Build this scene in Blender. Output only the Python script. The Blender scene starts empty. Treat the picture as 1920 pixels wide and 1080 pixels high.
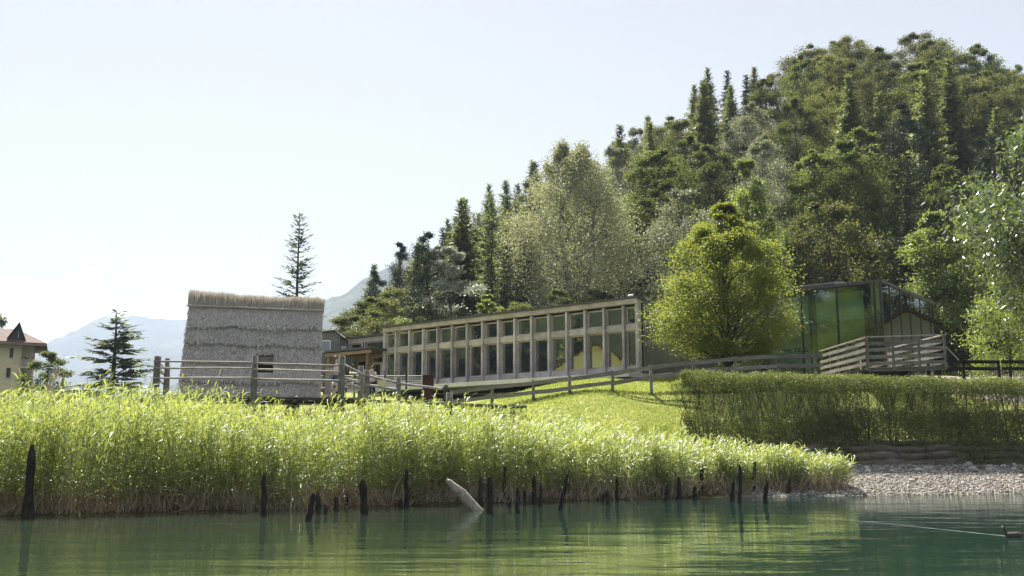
import bpy, math, random
import numpy as np
from mathutils import Vector, Matrix
R = math.radians
scn = bpy.context.scene
COL = scn.collection
# ------------------------------------------------------------------ camera
F = 1867.0; HZ = 845.0; CAMZ = 1.6
TH = math.atan((HZ - 540.0) / F)
cam = bpy.data.objects.new('camera', bpy.data.cameras.new('camera'))
COL.objects.link(cam); scn.camera = cam
cam.data.lens = 35.0; cam.data.sensor_width = 36.0
cam.data.clip_start = 0.1; cam.data.clip_end = 30000
cam.location = (0, 0, CAMZ); cam.rotation_euler = (R(90) + TH, 0, 0)
cam.data.dof.use_dof = True; cam.data.dof.focus_distance = 34; cam.data.dof.aperture_fstop = 4.0
# ------------------------------------------------------------------ world
SUN_EL, SUN_AZ = 53.0, -16.0          # azimuth from +Y, negative = to the left
world = bpy.data.worlds.new('World'); scn.world = world; world.use_nodes = True
wn, wl = world.node_tree.nodes, world.node_tree.links
wn.clear()
wo = wn.new('ShaderNodeOutputWorld'); wb = wn.new('ShaderNodeBackground')
sky = wn.new('ShaderNodeTexSky'); sky.sky_type = 'NISHITA'; sky.sun_disc = False
sky.sun_elevation = R(SUN_EL); sky.sun_rotation = R(SUN_AZ)
sky.air_density = 1.0; sky.dust_density = 1.2; sky.ozone_density = 1.2; sky.altitude = 650
wb.inputs['Strength'].default_value = 0.0365
tc = wn.new('ShaderNodeTexCoord'); sp = wn.new('ShaderNodeSeparateXYZ')
wl.new(tc.outputs['Generated'], sp.inputs[0])
def wm(op, a, b=None, c=None, clamp=False):
    n = wn.new('ShaderNodeMath'); n.operation = op; n.use_clamp = clamp
    for i, v in enumerate((a, b, c)):
        if v is None: continue
        if isinstance(v, (int, float)): n.inputs[i].default_value = v
        else: wl.new(v, n.inputs[i])
    return n.outputs[0]
az = wm('ARCTAN2', sp.outputs[0], sp.outputs[1]); el = wm('ARCSINE', sp.outputs[2])
nz = wn.new('ShaderNodeTexNoise'); nz.inputs['Scale'].default_value = 15; nz.inputs['Detail'].default_value = 8; nz.inputs['Roughness'].default_value = .55
wl.new(tc.outputs['Generated'], nz.inputs['Vector'])
acc = None
for (ca, ce, ra, re_) in ((-.43, .105, .10, .055), (-.365, .10, .07, .05), (-.50, .08, .12, .045), (-.31, .08, .09, .03)):
    dx = wm('DIVIDE', wm('SUBTRACT', az, ca), ra); dy = wm('DIVIDE', wm('SUBTRACT', el, ce), re_)
    q = wm('SUBTRACT', 1.0, wm('SQRT', wm('ADD', wm('MULTIPLY', dx, dx), wm('MULTIPLY', dy, dy))))
    acc = q if acc is None else wm('MAXIMUM', acc, q)
cm = wm('MULTIPLY', wm('ADD', acc, wm('MULTIPLY', wm('SUBTRACT', nz.outputs[0], .5), 2.2)), 4.5, clamp=True)
mixc = wn.new('ShaderNodeMixRGB'); wl.new(cm, mixc.inputs[0])
hsv = wn.new('ShaderNodeHueSaturation'); hsv.inputs['Saturation'].default_value = .22; wl.new(sky.outputs[0], hsv.inputs['Color']); wbm = wn.new('ShaderNodeMixRGB'); wbm.blend_type = 'MULTIPLY'; wbm.inputs[0].default_value = 1; wbm.inputs[2].default_value = (1, .98, .965, 1); wl.new(hsv.outputs[0], wbm.inputs[1]); wl.new(wbm.outputs[0], mixc.inputs[1])
mixk = wn.new('ShaderNodeMixRGB'); wl.new(nz.outputs[0], mixk.inputs[0]); mixk.inputs[1].default_value = (14, 14.3, 15, 1); mixk.inputs[2].default_value = (26, 26, 26, 1); wl.new(mixk.outputs[0], mixc.inputs[2])
wl.new(mixc.outputs[0], wb.inputs[0]); wl.new(wb.outputs[0], wo.inputs[0])
sl = bpy.data.lights.new('sun', 'SUN'); sl.energy = 5.0; sl.angle = R(0.53); sl.color = (1.0, .95, .86)
sun = bpy.data.objects.new('sun', sl); COL.objects.link(sun)
sdir = Vector((math.sin(R(SUN_AZ)) * math.cos(R(SUN_EL)), math.cos(R(SUN_AZ)) * math.cos(R(SUN_EL)), math.sin(R(SUN_EL))))
sun.rotation_euler = sdir.to_track_quat('Z', 'Y').to_euler(); sun.location = sdir * 100
scn.view_settings.view_transform = 'Standard'; scn.view_settings.look = 'None'
scn.view_settings.exposure = 1.66; scn.view_settings.gamma = 1.0
scn.view_settings.use_curve_mapping = False
scn.render.engine = 'CYCLES'
cy = scn.cycles
cy.max_bounces = 7; cy.diffuse_bounces = 3; cy.glossy_bounces = 3; cy.transmission_bounces = 4
cy.transparent_max_bounces = 10; cy.volume_bounces = 0; cy.use_denoising = True; cy.sample_clamp_indirect = 6
cy.caustics_reflective = False; cy.caustics_refractive = False

# ------------------------------------------------------------------ helpers
def ray(px, py):
    u = (px - 960) / F; v = (540 - py) / F
    return u, math.cos(TH) - v * math.sin(TH), math.sin(TH) + v * math.cos(TH)
def W(px, py, Y):
    u, dy, dz = ray(px, py); k = Y / dy
    return Vector((u * k, Y, CAMZ + dz * k))
def WZ(px, py, z=0.0):
    u, dy, dz = ray(px, py); k = (z - CAMZ) / dz
    return Vector((u * k, dy * k, z))
def EL(py): u, dy, dz = ray(960, py); return dz / dy
def XR(px, py): u, dy, dz = ray(px, py); return u / dy

def tag(o, label=None, cat=None, group=None, kind=None):
    if label: o['label'] = label
    if cat: o['category'] = cat
    if group: o['group'] = group
    if kind: o['kind'] = kind
    return o
def empty(name, loc=(0, 0, 0), rz=0.0, label=None, cat=None, group=None):
    o = bpy.data.objects.new(name, None); COL.objects.link(o)
    o.empty_display_size = .3; o.location = loc; o.rotation_euler = (0, 0, rz)
    return tag(o, label, cat, group)
def link(name, me, parent=None, loc=None, rot=None):
    o = bpy.data.objects.new(name, me); COL.objects.link(o)
    if parent is not None: o.parent = parent
    if loc is not None: o.location = loc
    if rot is not None: o.rotation_euler = rot
    return o
KIDS = {}
def copy_tree(o, parent=None):
    c = o.copy(); COL.objects.link(c)
    if parent is not None: c.parent = parent
    for ch in [x for x in o.children]: copy_tree(ch, c)
    return c
def nmesh(name, V, Q=None, T=None, mat=None, tint=None, smooth=False):
    """fast mesh from numpy arrays"""
    me = bpy.data.meshes.new(name)
    V = np.asarray(V, dtype=np.float32).reshape(-1, 3)
    idx = []; st = []; n = 0
    if Q is not None and len(Q):
        Q = np.asarray(Q, dtype=np.int32).reshape(-1, 4); idx.append(Q.ravel()); st.append(np.arange(len(Q)) * 4); n = len(Q) * 4
    if T is not None and len(T):
        T = np.asarray(T, dtype=np.int32).reshape(-1, 3); idx.append(T.ravel()); st.append(n + np.arange(len(T)) * 3)
    idx = np.concatenate(idx).astype(np.int32); st = np.concatenate(st).astype(np.int32)
    me.vertices.add(len(V)); me.vertices.foreach_set('co', V.ravel())
    me.loops.add(len(idx)); me.loops.foreach_set('vertex_index', idx)
    me.polygons.add(len(st)); me.polygons.foreach_set('loop_start', st)
    if smooth: me.polygons.foreach_set('use_smooth', np.ones(len(st), dtype=bool))
    if tint is not None:
        a = me.attributes.new('tint', 'FLOAT', 'POINT'); a.data.foreach_set('value', np.asarray(tint, dtype=np.float32))
    me.update(calc_edges=True)
    if mat: me.materials.append(mat)
    return me
class MB:
    """collects simple solids for one mesh"""
    def __init__(s): s.v = []; s.f = []
    def box(s, c, d, rz=0.0, rx=0.0, ry=0.0, taper=1.0):
        M = Matrix.Translation(c) @ Matrix.Rotation(rz, 4, 'Z') @ Matrix.Rotation(ry, 4, 'Y') @ Matrix.Rotation(rx, 4, 'X')
        n = len(s.v); hx, hy, hz = d[0] / 2, d[1] / 2, d[2] / 2
        for z in (-1, 1):
            k = taper if z > 0 else 1.0
            for x, y in ((-1, -1), (1, -1), (1, 1), (-1, 1)): s.v.append(tuple(M @ Vector((x * hx * k, y * hy * k, z * hz))))
        for q in ((3, 2, 1, 0), (4, 5, 6, 7), (0, 1, 5, 4), (1, 2, 6, 5), (2, 3, 7, 6), (3, 0, 4, 7)): s.f.append(tuple(n + i for i in q))
        return s
    def bar(s, a, b, w, h, jit=0.0, roll=0.0, rnd=None):
        """rectangular beam from a to b, width w (sideways) and height h"""
        a = Vector(a); b = Vector(b); d = (b - a).normalized()
        side = d.cross(Vector((0, 0, 1)))
        if side.length < 1e-3: side = Vector((1, 0, 0))
        side.normalize(); up = side.cross(d).normalized()
        if roll:
            q = Matrix.Rotation(roll, 3, d); side = q @ side; up = q @ up
        n = len(s.v)
        for p in (a, b):
            for x, y in ((-1, -1), (1, -1), (1, 1), (-1, 1)):
                o = Vector((0, 0, 0))
                if jit and rnd: o = Vector((rnd.uniform(-jit, jit), rnd.uniform(-jit, jit), rnd.uniform(-jit, jit)))
                s.v.append(tuple(p + side * x * w / 2 + up * y * h / 2 + o))
        for q in ((0, 1, 2, 3), (7, 6, 5, 4), (0, 4, 5, 1), (1, 5, 6, 2), (2, 6, 7, 3), (3, 7, 4, 0)): s.f.append(tuple(n + i for i in q))
        return s
    def tube(s, pts, rad, n=8, cap=True, wob=0.0, rnd=None):
        pts = [Vector(p) for p in pts]; m = len(pts); base = len(s.v)
        if isinstance(rad, (int, float)): rad = [rad] * m
        prev = None
        for i, p in enumerate(pts):
            d = (pts[min(i + 1, m - 1)] - pts[max(i - 1, 0)]).normalized()
            if prev is None:
                ref = Vector((1, 0, 0)) if abs(d.x) < .8 else Vector((0, 1, 0))
                x = d.cross(ref).normalized()
            else: x = (prev - d * prev.dot(d)).normalized()
            prev = x; y = d.cross(x)
            for k in range(n):
                a = 2 * math.pi * k / n; r = rad[i] * (1 + (rnd.uniform(-wob, wob) if wob and rnd else 0))
                s.v.append(tuple(p + (x * math.cos(a) + y * math.sin(a)) * r))
        for i in range(m - 1):
            for k in range(n):
                a = base + i * n + k; b = base + i * n + (k + 1) % n
                s.f.append((a, b, b + n, a + n))
        if cap:
            s.f.append(tuple(base + k for k in range(n))[::-1]); s.f.append(tuple(base + (m - 1) * n + k for k in range(n)))
        return s
    def poly(s, pts, fs):
        n = len(s.v); s.v += [tuple(p) for p in pts]; s.f += [tuple(n + i for i in f) for f in fs]; return s
    def ell(s, c, r, nu=10, nv=7, M=None):
        n = len(s.v); M = M or Matrix.Identity(3)
        c = Vector(c)
        for j in range(nv + 1):
            t = math.pi * j / nv
            for i in range(nu):
                a = 2 * math.pi * i / nu
                s.v.append(tuple(c + M @ Vector((r[0] * math.sin(t) * math.cos(a), r[1] * math.sin(t) * math.sin(a), r[2] * math.cos(t)))))
        for j in range(nv):
            for i in range(nu):
                s.f.append((n + j * nu + i, n + (j + 1) * nu + i, n + (j + 1) * nu + (i + 1) % nu, n + j * nu + (i + 1) % nu))
        return s
    def mesh(s, name, mat, smooth=False):
        me = bpy.data.meshes.new(name); me.from_pydata(s.v, [], s.f)
        if smooth: me.polygons.foreach_set('use_smooth', [True] * len(me.polygons))
        if mat: me.materials.append(mat)
        me.update(); return me
    def build(s, name, mat, parent=None, smooth=False, loc=None, rot=None, kind=None):
        o = link(name, s.mesh(name, mat, smooth), parent, loc, rot)
        if kind: o['kind'] = kind
        return o
# value noise
_tab = np.random.RandomState(7).rand(64, 64, 64).astype(np.float32)
def vnoise(p):
    p = np.asarray(p, dtype=np.float64); i = np.floor(p).astype(int); f = p - i; f = f * f * (3 - 2 * f); r = 0
    for dx in (0, 1):
        for dy in (0, 1):
            for dz in (0, 1):
                w = (f[..., 0] if dx else 1 - f[..., 0]) * (f[..., 1] if dy else 1 - f[..., 1]) * (f[..., 2] if dz else 1 - f[..., 2])
                r = r + w * _tab[(i[..., 0] + dx) % 64, (i[..., 1] + dy) % 64, (i[..., 2] + dz) % 64]
    return r
def fbm(x, y, z=0.0, sc=1.0, oc=4):
    p = np.stack([x * sc, y * sc, np.zeros_like(x) + z], -1); a = 1.0; r = 0; t = 0
    for _ in range(oc): r = r + a * vnoise(p); t += a; a *= .5; p = p * 2.03 + 11.3
    return r / t
def sstep(a, b, x):
    t = np.clip((x - a) / (b - a), 0, 1); return t * t * (3 - 2 * t)

# ------------------------------------------------------------------ materials
def newmat(name):
    m = bpy.data.materials.new(name); m.use_nodes = True
    n = m.node_tree.nodes; n.clear(); out = n.new('ShaderNodeOutputMaterial')
    return m, n, m.node_tree.links, out
def coords(n, l, scale=(1, 1, 1), kind='Object'):
    t = n.new('ShaderNodeTexCoord'); mp = n.new('ShaderNodeMapping'); mp.inputs['Scale'].default_value = scale
    l.new(t.outputs[kind], mp.inputs[0]); return mp.outputs[0]
def noise(n, l, vec, scale=1.0, detail=4, rough=.55):
    t = n.new('ShaderNodeTexNoise'); t.inputs['Scale'].default_value = scale; t.inputs['Detail'].default_value = detail
    t.inputs['Roughness'].default_value = rough; l.new(vec, t.inputs['Vector']); return t.outputs[0]
def ramp(n, l, fac, stops):
    r = n.new('ShaderNodeValToRGB'); e = r.color_ramp.elements
    while len(e) < len(stops): e.new(.5)
    for i, (p, c) in enumerate(stops): e[i].position = p; e[i].color = (*c, 1)
    l.new(fac, r.inputs[0]); return r.outputs[0]
def mixrgb(n, l, fac, a, b, mode='MIX'):
    m = n.new('ShaderNodeMixRGB'); m.blend_type = mode
    for i, v in enumerate((fac, a, b)):
        if isinstance(v, (int, float)): m.inputs[i].default_value = v
        elif isinstance(v, tuple): m.inputs[i].default_value = (*v, 1)
        else: l.new(v, m.inputs[i])
    return m.outputs[0]
def bump(n, l, h, strength=.3, dist=.02):
    b = n.new('ShaderNodeBump'); b.inputs['Strength'].default_value = strength; b.inputs['Distance'].default_value = dist
    l.new(h, b.inputs['Height']); return b.outputs[0]
def principled(n, l, out, col, rough=.7, spec=.3, normal=None, metal=0.0):
    p = n.new('ShaderNodeBsdfPrincipled')
    if isinstance(col, tuple): p.inputs['Base Color'].default_value = (*col, 1)
    else: l.new(col, p.inputs['Base Color'])
    if isinstance(rough, (int, float)): p.inputs['Roughness'].default_value = rough
    else: l.new(rough, p.inputs['Roughness'])
    p.inputs['Specular IOR Level'].default_value = spec; p.inputs['Metallic'].default_value = metal
    if normal is not None: l.new(normal, p.inputs['Normal'])
    l.new(p.outputs[0], out.inputs[0]); return p
def wood(name, a, b, grain=(2, 2, 22), rough=.75, spec=.25, dark=.5):
    """weathered timber: grain stretched along one axis, blotches, knots"""
    m, n, l, out = newmat(name)
    v = coords(n, l, grain); g = noise(n, l, v, 3.0, 5, .65)
    v2 = coords(n, l, (1, 1, 1)); bl = noise(n, l, v2, 1.3, 4)
    oi = n.new('ShaderNodeObjectInfo')
    c = ramp(n, l, g, [(.3, tuple(x * dark for x in a)), (.5, a), (.72, b)])
    c = mixrgb(n, l, .55, c, ramp(n, l, bl, [(.3, (.45, .42, .4)), (.65, (1, 1, 1))]), 'MULTIPLY')
    vr = n.new('ShaderNodeMapRange'); l.new(oi.outputs['Random'], vr.inputs[0]); vr.inputs[3].default_value = .78; vr.inputs[4].default_value = 1.18
    hs = n.new('ShaderNodeHueSaturation'); l.new(c, hs.inputs['Color']); l.new(vr.outputs[0], hs.inputs['Value'])
    principled(n, l, out, hs.outputs[0], rough, spec, bump(n, l, g, .5, .01)); return m
def plain(name, col, rough=.6, spec=.4, var=.15, sc=3.0, metal=0.0):
    m, n, l, out = newmat(name); v = coords(n, l)
    g = noise(n, l, v, sc, 5)
    c = mixrgb(n, l, 1.0, col, ramp(n, l, g, [(.3, (1 - var,) * 3), (.7, (1 + var * .5,) * 3)]), 'MULTIPLY')
    principled(n, l, out, c, rough, spec, bump(n, l, g, .15, .01), metal); return m
def leafmat(name, a, b, trans, tf=.42, gloss=.10, rough=.5, hue=.010, val=.28):
    """thin leaf: reflects, lets light through, small waxy gloss; colour varies leaf to leaf and tree to tree"""
    m, n, l, out = newmat(name)
    at = n.new('ShaderNodeAttribute'); at.attribute_name = 'tint'
    oi = n.new('ShaderNodeObjectInfo')
    c = mixrgb(n, l, at.outputs['Fac'], a, b)
    t = mixrgb(n, l, at.outputs['Fac'], tuple(x * .8 for x in trans), trans)
    def vary(c):
        hs = n.new('ShaderNodeHueSaturation'); l.new(c, hs.inputs['Color'])
        r1 = n.new('ShaderNodeMapRange'); l.new(oi.outputs['Random'], r1.inputs[0]); r1.inputs[3].default_value = .5 - hue; r1.inputs[4].default_value = .5 + hue
        mu = n.new('ShaderNodeMath'); mu.operation = 'MULTIPLY'; l.new(oi.outputs['Random'], mu.inputs[0]); mu.inputs[1].default_value = 7.31
        fr = n.new('ShaderNodeMath'); fr.operation = 'FRACT'; l.new(mu.outputs[0], fr.inputs[0])
        r2 = n.new('ShaderNodeMapRange'); l.new(fr.outputs[0], r2.inputs[0]); r2.inputs[3].default_value = 1 - val; r2.inputs[4].default_value = 1 + val
        hs.inputs['Saturation'].default_value = .95; l.new(r1.outputs[0], hs.inputs['Hue']); l.new(r2.outputs[0], hs.inputs['Value']); return hs.outputs[0]
    c = vary(c); t = vary(t)
    d = n.new('ShaderNodeBsdfDiffuse'); l.new(c, d.inputs[0])
    tr = n.new('ShaderNodeBsdfTranslucent'); l.new(t, tr.inputs[0])
    mx = n.new('ShaderNodeMixShader'); mx.inputs[0].default_value = tf; l.new(d.outputs[0], mx.inputs[1]); l.new(tr.outputs[0], mx.inputs[2])
    g = n.new('ShaderNodeBsdfGlossy'); g.inputs['Roughness'].default_value = rough; g.inputs[0].default_value = (.9, .95, .9, 1)
    m2 = n.new('ShaderNodeMixShader'); m2.inputs[0].default_value = gloss; l.new(mx.outputs[0], m2.inputs[1]); l.new(g.outputs[0], m2.inputs[2])
    l.new(m2.outputs[0], out.inputs[0]); return m

M = {}
M['bark'] = wood('bark', (.10, .08, .06), (.20, .17, .14), (6, 6, 1.5), .9, .1)
M['birch_bark'] = wood('birch_bark', (.32, .30, .27), (.55, .53, .50), (2, 2, 5), .8, .2)
M['leaf_broad'] = leafmat('leaf_broad', (.04, .065, .018), (.075, .11, .03), (.20, .24, .035), gloss=.03)
M['leaf_olive'] = leafmat('leaf_olive', (.055, .078, .02), (.10, .12, .035), (.23, .24, .04), gloss=.03)
M['leaf_beech'] = leafmat('leaf_beech', (.05, .08, .015), (.09, .12, .02), (.42, .46, .035), tf=.5, gloss=.04, val=.05, hue=.005)
M['leaf_bright'] = leafmat('leaf_bright', (.08, .13, .02), (.12, .17, .03), (.34, .42, .05), tf=.5, gloss=.07, val=.12)
M['leaf_birch'] = leafmat('leaf_birch', (.15, .17, .10), (.34, .36, .26), (.32, .34, .14), tf=.4, gloss=.08, rough=.55, val=.15)
M['leaf_weep'] = leafmat('leaf_weep', (.20, .22, .11), (.48, .49, .34), (.44, .46, .18), tf=.45, gloss=.08, rough=.55, val=.03)
M['leaf_silver'] = leafmat('leaf_silver', (.22, .26, .18), (.55, .58, .5), (.40, .44, .28), tf=.35, gloss=.14, rough=.55, val=.1)
M['leaf_chestnut'] = leafmat('leaf_chestnut', (.05, .085, .025), (.08, .12, .03), (.22, .28, .045), tf=.42, gloss=.13, rough=.4, val=.05)
M['needle_dark'] = leafmat('needle_dark', (.022, .042, .02), (.05, .075, .035), (.06, .09, .03), tf=.25, gloss=.05)
M['needle_larch'] = leafmat('needle_larch', (.065, .09, .03), (.12, .145, .055), (.29, .33, .08), tf=.45, gloss=.05)
M['needle_cedar'] = leafmat('needle_cedar', (.07, .10, .055), (.17, .20, .12), (.19, .23, .11), tf=.3, gloss=.07)
M['reed'] = leafmat('reed', (.12, .17, .03), (.30, .34, .13), (.52, .56, .08), tf=.47, gloss=.10, rough=.5)
M['reed_dry'] = leafmat('reed_dry', (.20, .14, .085), (.58, .47, .32), (.34, .26, .15), tf=.25, gloss=.05)
M['grass'] = leafmat('grass', (.12, .17, .02), (.25, .29, .05), (.38, .44, .06), tf=.45, gloss=.05)
M['hedge'] = leafmat('hedge', (.055, .095, .022), (.15, .19, .05), (.34, .42, .06), tf=.42, gloss=.05, rough=.5)

# ------------------------------------------------------------------ ground shape
def shore(x): return np.interp(x, [-60, -20, -11.7, -5.5, -1, 2.5, 6.3, 10, 20, 60], [8, 21.5, 25.4, 28.5, 31.2, 33.1, 34.9, 36.0, 38.6, 52])
RP = ([-60, -30, -4, 0, 4.5, 8.5, 14.9, 20, 24, 60], [-6, -5, -.8, 0, .7, 2.0, 4.4, 5.4, 5.8, 6.0])
LP = ([-60, -30, -4, 0, 10, 18, 26, 36, 44, 60], [-6, -5, -.8, 0, .45, 1.5, 3.0, 4.4, 5.6, 5.9])
def BANKY(x): return 43.3 + .157 * (np.clip(x, 0, 60) - 7.35) - .95
UE = [(-1600, 560), (300, 700), (560, 690), (650, 610), (740, 520), (800, 468), (870, 428), (960, 398), (1060, 318), (1180, 268), (1270, 205), (1400, 150), (1460, 116), (1500, 96), (1600, 64), (1700, 56), (1800, 68), (1870, 98), (1920, 118), (2300, 200), (3200, 400)]
YR = 195.0
ux = np.array([XR(p, 400) * YR for p, e in UE]); uz = np.array([max(5.5, CAMZ + YR * EL(e) - 13.5) for p, e in UE])
uz[:3] = 5.5
def ground(x, y):
    x = np.asarray(x, float); y = np.asarray(y, float)
    s = (y - shore(x))
    t = sstep(-9, 6, x)
    z = t * np.interp(s, *RP) + (1 - t) * np.interp(s, *LP)
    low = (1 - sstep(-32, -17, x)) * sstep(30, 45, y); z = z * (1 - low) + np.minimum(z, 2.2) * low
    yb = BANKY(x); sb = yb - shore(x)
    zr_ = np.where(y < yb, np.interp(s, [-60, -30, -4, 0], [-6, -5, -.8, 0]) * (s < 0) + (s >= 0) * 1.05 * np.clip(s / sb, 0, 1) ** .85, 1.05 + .85 * sstep(0, .22, y - yb) + (2.9 + .75 * sstep(8, 16, x)) * sstep(1.3, 9.0, y - yb) + (1.0 - .6 * sstep(8, 16, x)) * sstep(8, 15, y - yb))
    kb = sstep(6.6, 8.6, x); z = z * (1 - kb) + zr_ * kb
    hr = np.interp(x * YR / np.maximum(y, 60.0), ux, uz)
    k = np.clip((y - 80) / (YR - 80), 0, 1); k = k * (1.25 - .25 * k)
    hill = (hr - 5.5) * k * (1 - .5 * sstep(YR + 10, YR + 260, y)) * (1 - sstep(900, 2000, y))
    z = z + np.where(y > 80, hill, 0)
    z = z + np.where(s > 3, (fbm(x, y, 3.1, .35, 3) - .5) * .25 * sstep(3, 8, s), 0)
    # wooded rise on the far left bank
    z = z + 38 * sstep(-95, -170, x) * sstep(-130, -60, y) * (1 - sstep(70, 110, y)) 
    z = z + 60 * sstep(400, 1200, np.abs(y)) * (y < 0)
    return z
def gz(x, y): return float(ground(np.array([x]), np.array([y]))[0])
def axis(segs):
    out = [segs[0][0]]
    for a, b, st in segs:
        n = max(1, int(round((b - a) / st))); out += list(np.linspace(a, b, n + 1)[1:])
    return np.array(out)
gx = axis([(-7900, -2550, 900), (-2550, -600, 150), (-600, -120, 24), (-120, -30, 5), (-30, -20, 1), (-20, 30, .45), (30, 60, 1.5), (60, 160, 5), (160, 600, 24), (600, 2550, 150), (2550, 7900, 900)])
gy = axis([(-7900, -2550, 900), (-2550, -300, 150), (-300, -20, 28), (-20, 16, 4), (16, 62, .45), (62, 84, 1.1), (84, 220, 4), (220, 420, 12), (420, 2550, 120), (2550, 7900, 900)])
GX, GY = np.meshgrid(gx, gy); GZ = ground(GX, GY)
NX, NY = len(gx), len(gy)
ii = np.arange(NX * NY).reshape(NY, NX)
quads = np.stack([ii[:-1, :-1], ii[:-1, 1:], ii[1:, 1:], ii[1:, :-1]], -1).reshape(-1, 4)
GV = np.stack([GX.ravel(), GY.ravel(), GZ.ravel()], -1)
cen = GV[quads].mean(1); cs = cen[:, 1] - shore(cen[:, 0]); cx, cyy = cen[:, 0], cen[:, 1]
jit = (fbm(cx, cyy, 1.7, .5, 3) - .5) * 3
lab = np.full(len(quads), 1)                                   # 1 lawn
lab[(cs < .0)] = 0                                             # lake bed
lab[(cs >= 0) & (cs < np.interp(cx, [-10, -2, 1, 4, 6, 7.5], [16, 13, 8, 6, 5.5, 5.5]) + jit * .5) & (cx < 7.5)] = 2               # mud under the reeds
lab[(cs >= 0) & (cyy < BANKY(cx) + .1) & (cx >= 7.5)] = 3                  # gravel beach
lab[(cyy > 83 + jit) | (cx < -60)] = 4                         # wooded hillside
lab[(cs < 0)] = 0
# pale gravel path behind the fence on the right
lab[(cx > 16.5) & (cyy > 50.6 + jit * .1) & (cyy < 56) & (cx < 60)] = 5

def groundmat(name, stops, sc=1.5, rough=.95, bs=.4, sc2=14, bd=.05):
    m, n, l, out = newmat(name); v = coords(n, l); a = noise(n, l, v, sc, 6, .6); b = noise(n, l, v, sc2, 5, .7)
    c = ramp(n, l, a, stops)
    c = mixrgb(n, l, .7, c, ramp(n, l, b, [(.32, (.55, .55, .55)), (.68, (1.25, 1.25, 1.2))]), 'MULTIPLY')
    principled(n, l, out, c, rough, .1, bump(n, l, b, bs, bd)); return m
M['lawn'] = groundmat('lawn', [(.25, (.16, .19, .04)), (.5, (.28, .30, .08)), (.75, (.40, .38, .15))], .55, sc2=9)
M['mud'] = groundmat('mud', [(.3, (.05, .04, .02)), (.7, (.13, .10, .05))], 1.2)
M['gravel'] = groundmat('gravel', [(.3, (.20, .17, .13)), (.7, (.38, .33, .27))], 1.0, sc2=22, bs=.9, bd=.06)
M['forest_floor'] = groundmat('forest_floor', [(.3, (.018, .028, .010)), (.7, (.05, .065, .02))], .25, sc2=1.7, bs=1.0, bd=.8)
M['path'] = groundmat('path', [(.3, (.30, .26, .22)), (.7, (.42, .38, .33))], .8)
M['lakebed'] = groundmat('lakebed', [(.3, (.05, .07, .04)), (.7, (.12, .13, .08))], .7)
for k, nm, mt in ((0, 'lake_bed', 'lakebed'), (1, 'lawn', 'lawn'), (2, 'reed_bed_ground', 'mud'), (3, 'gravel_beach', 'gravel'), (4, 'wooded_hillside', 'forest_floor'), (5, 'gravel_path', 'path')):
    q = quads[lab == k]; u, inv = np.unique(q, return_inverse=True)
    tag(link(nm, nmesh(nm, GV[u], inv.reshape(-1, 4), None, M[mt], smooth=True)), kind='structure')

# ------------------------------------------------------------------ lake
m, n, l, out = newmat('lake_water')
g1 = n.new('ShaderNodeNewGeometry')
def wav(scale, sx, sy, det, rough=.5, w=0.0):
    mp = n.new('ShaderNodeMapping'); mp.inputs['Scale'].default_value = (sx, sy, 1); mp.inputs['Rotation'].default_value = (0, 0, R(w))
    l.new(g1.outputs['Position'], mp.inputs[0]); return noise(n, l, mp.outputs[0], scale, det, rough)
h1 = wav(1.0, .35, 1.0, 3, .5, 8); h2 = wav(1.0, 1.6, 4.0, 3, .5, -6); h3 = wav(.25, .6, 1.2, 2, .5, 20)
ad = n.new('ShaderNodeMath'); ad.operation = 'MULTIPLY_ADD'; l.new(h2, ad.inputs[0]); ad.inputs[1].default_value = .22; l.new(h1, ad.inputs[2])
ad2 = n.new('ShaderNodeMath'); ad2.operation = 'MULTIPLY_ADD'; l.new(h3, ad2.inputs[0]); ad2.inputs[1].default_value = 1.2; l.new(ad.outputs[0], ad2.inputs[2])
bm_ = bump(n, l, ad2.outputs[0], .34, .06)
wc = wav(.12, 1, 1.3, 3)
sx = n.new('ShaderNodeSeparateXYZ'); l.new(g1.outputs['Position'], sx.inputs[0])
x_fac = n.new('ShaderNodeMapRange'); l.new(sx.outputs[0], x_fac.inputs[0]); x_fac.inputs[1].default_value = -12; x_fac.inputs[2].default_value = 12  # water colour darkens from left to right
x_tone = n.new('ShaderNodeMath'); x_tone.operation = 'MULTIPLY_ADD'; l.new(wc, x_tone.inputs[0]); x_tone.inputs[1].default_value = .5; l.new(x_fac.outputs[0], x_tone.inputs[2])
wcol = ramp(n, l, x_tone.outputs[0], [(.25, (.034, .048, .029)), (.70, (.019, .031, .021)), (1.0, (.010, .030, .024))])
df = n.new('ShaderNodeBsdfDiffuse'); l.new(wcol, df.inputs[0])
gl = n.new('ShaderNodeBsdfGlossy'); gl.inputs['Roughness'].default_value = .02; l.new(bm_, gl.inputs['Normal'])
gl.inputs[0].default_value = (.92, .95, .88, 1)
fr = n.new('ShaderNodeFresnel'); fr.inputs['IOR'].default_value = 1.33; l.new(bm_, fr.inputs['Normal'])
mx = n.new('ShaderNodeMixShader'); l.new(fr.outputs[0], mx.inputs[0]); l.new(df.outputs[0], mx.inputs[1]); l.new(gl.outputs[0], mx.inputs[2])
l.new(mx.outputs[0], out.inputs[0]); M['water'] = m
lx = np.linspace(-7900, 7900, 60)
LVx, LVy = np.meshgrid(lx, np.array([-7900., -600, -100, 0, 20, 40, 62])); li = np.arange(LVx.size).reshape(LVx.shape)
lq = np.stack([li[:-1, :-1], li[:-1, 1:], li[1:, 1:], li[1:, :-1]], -1).reshape(-1, 4)
tag(link('lake_water', nmesh('lake_water', np.stack([LVx.ravel(), LVy.ravel(), LVx.ravel() * 0], -1), lq, None, M['water'])), kind='structure')

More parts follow.
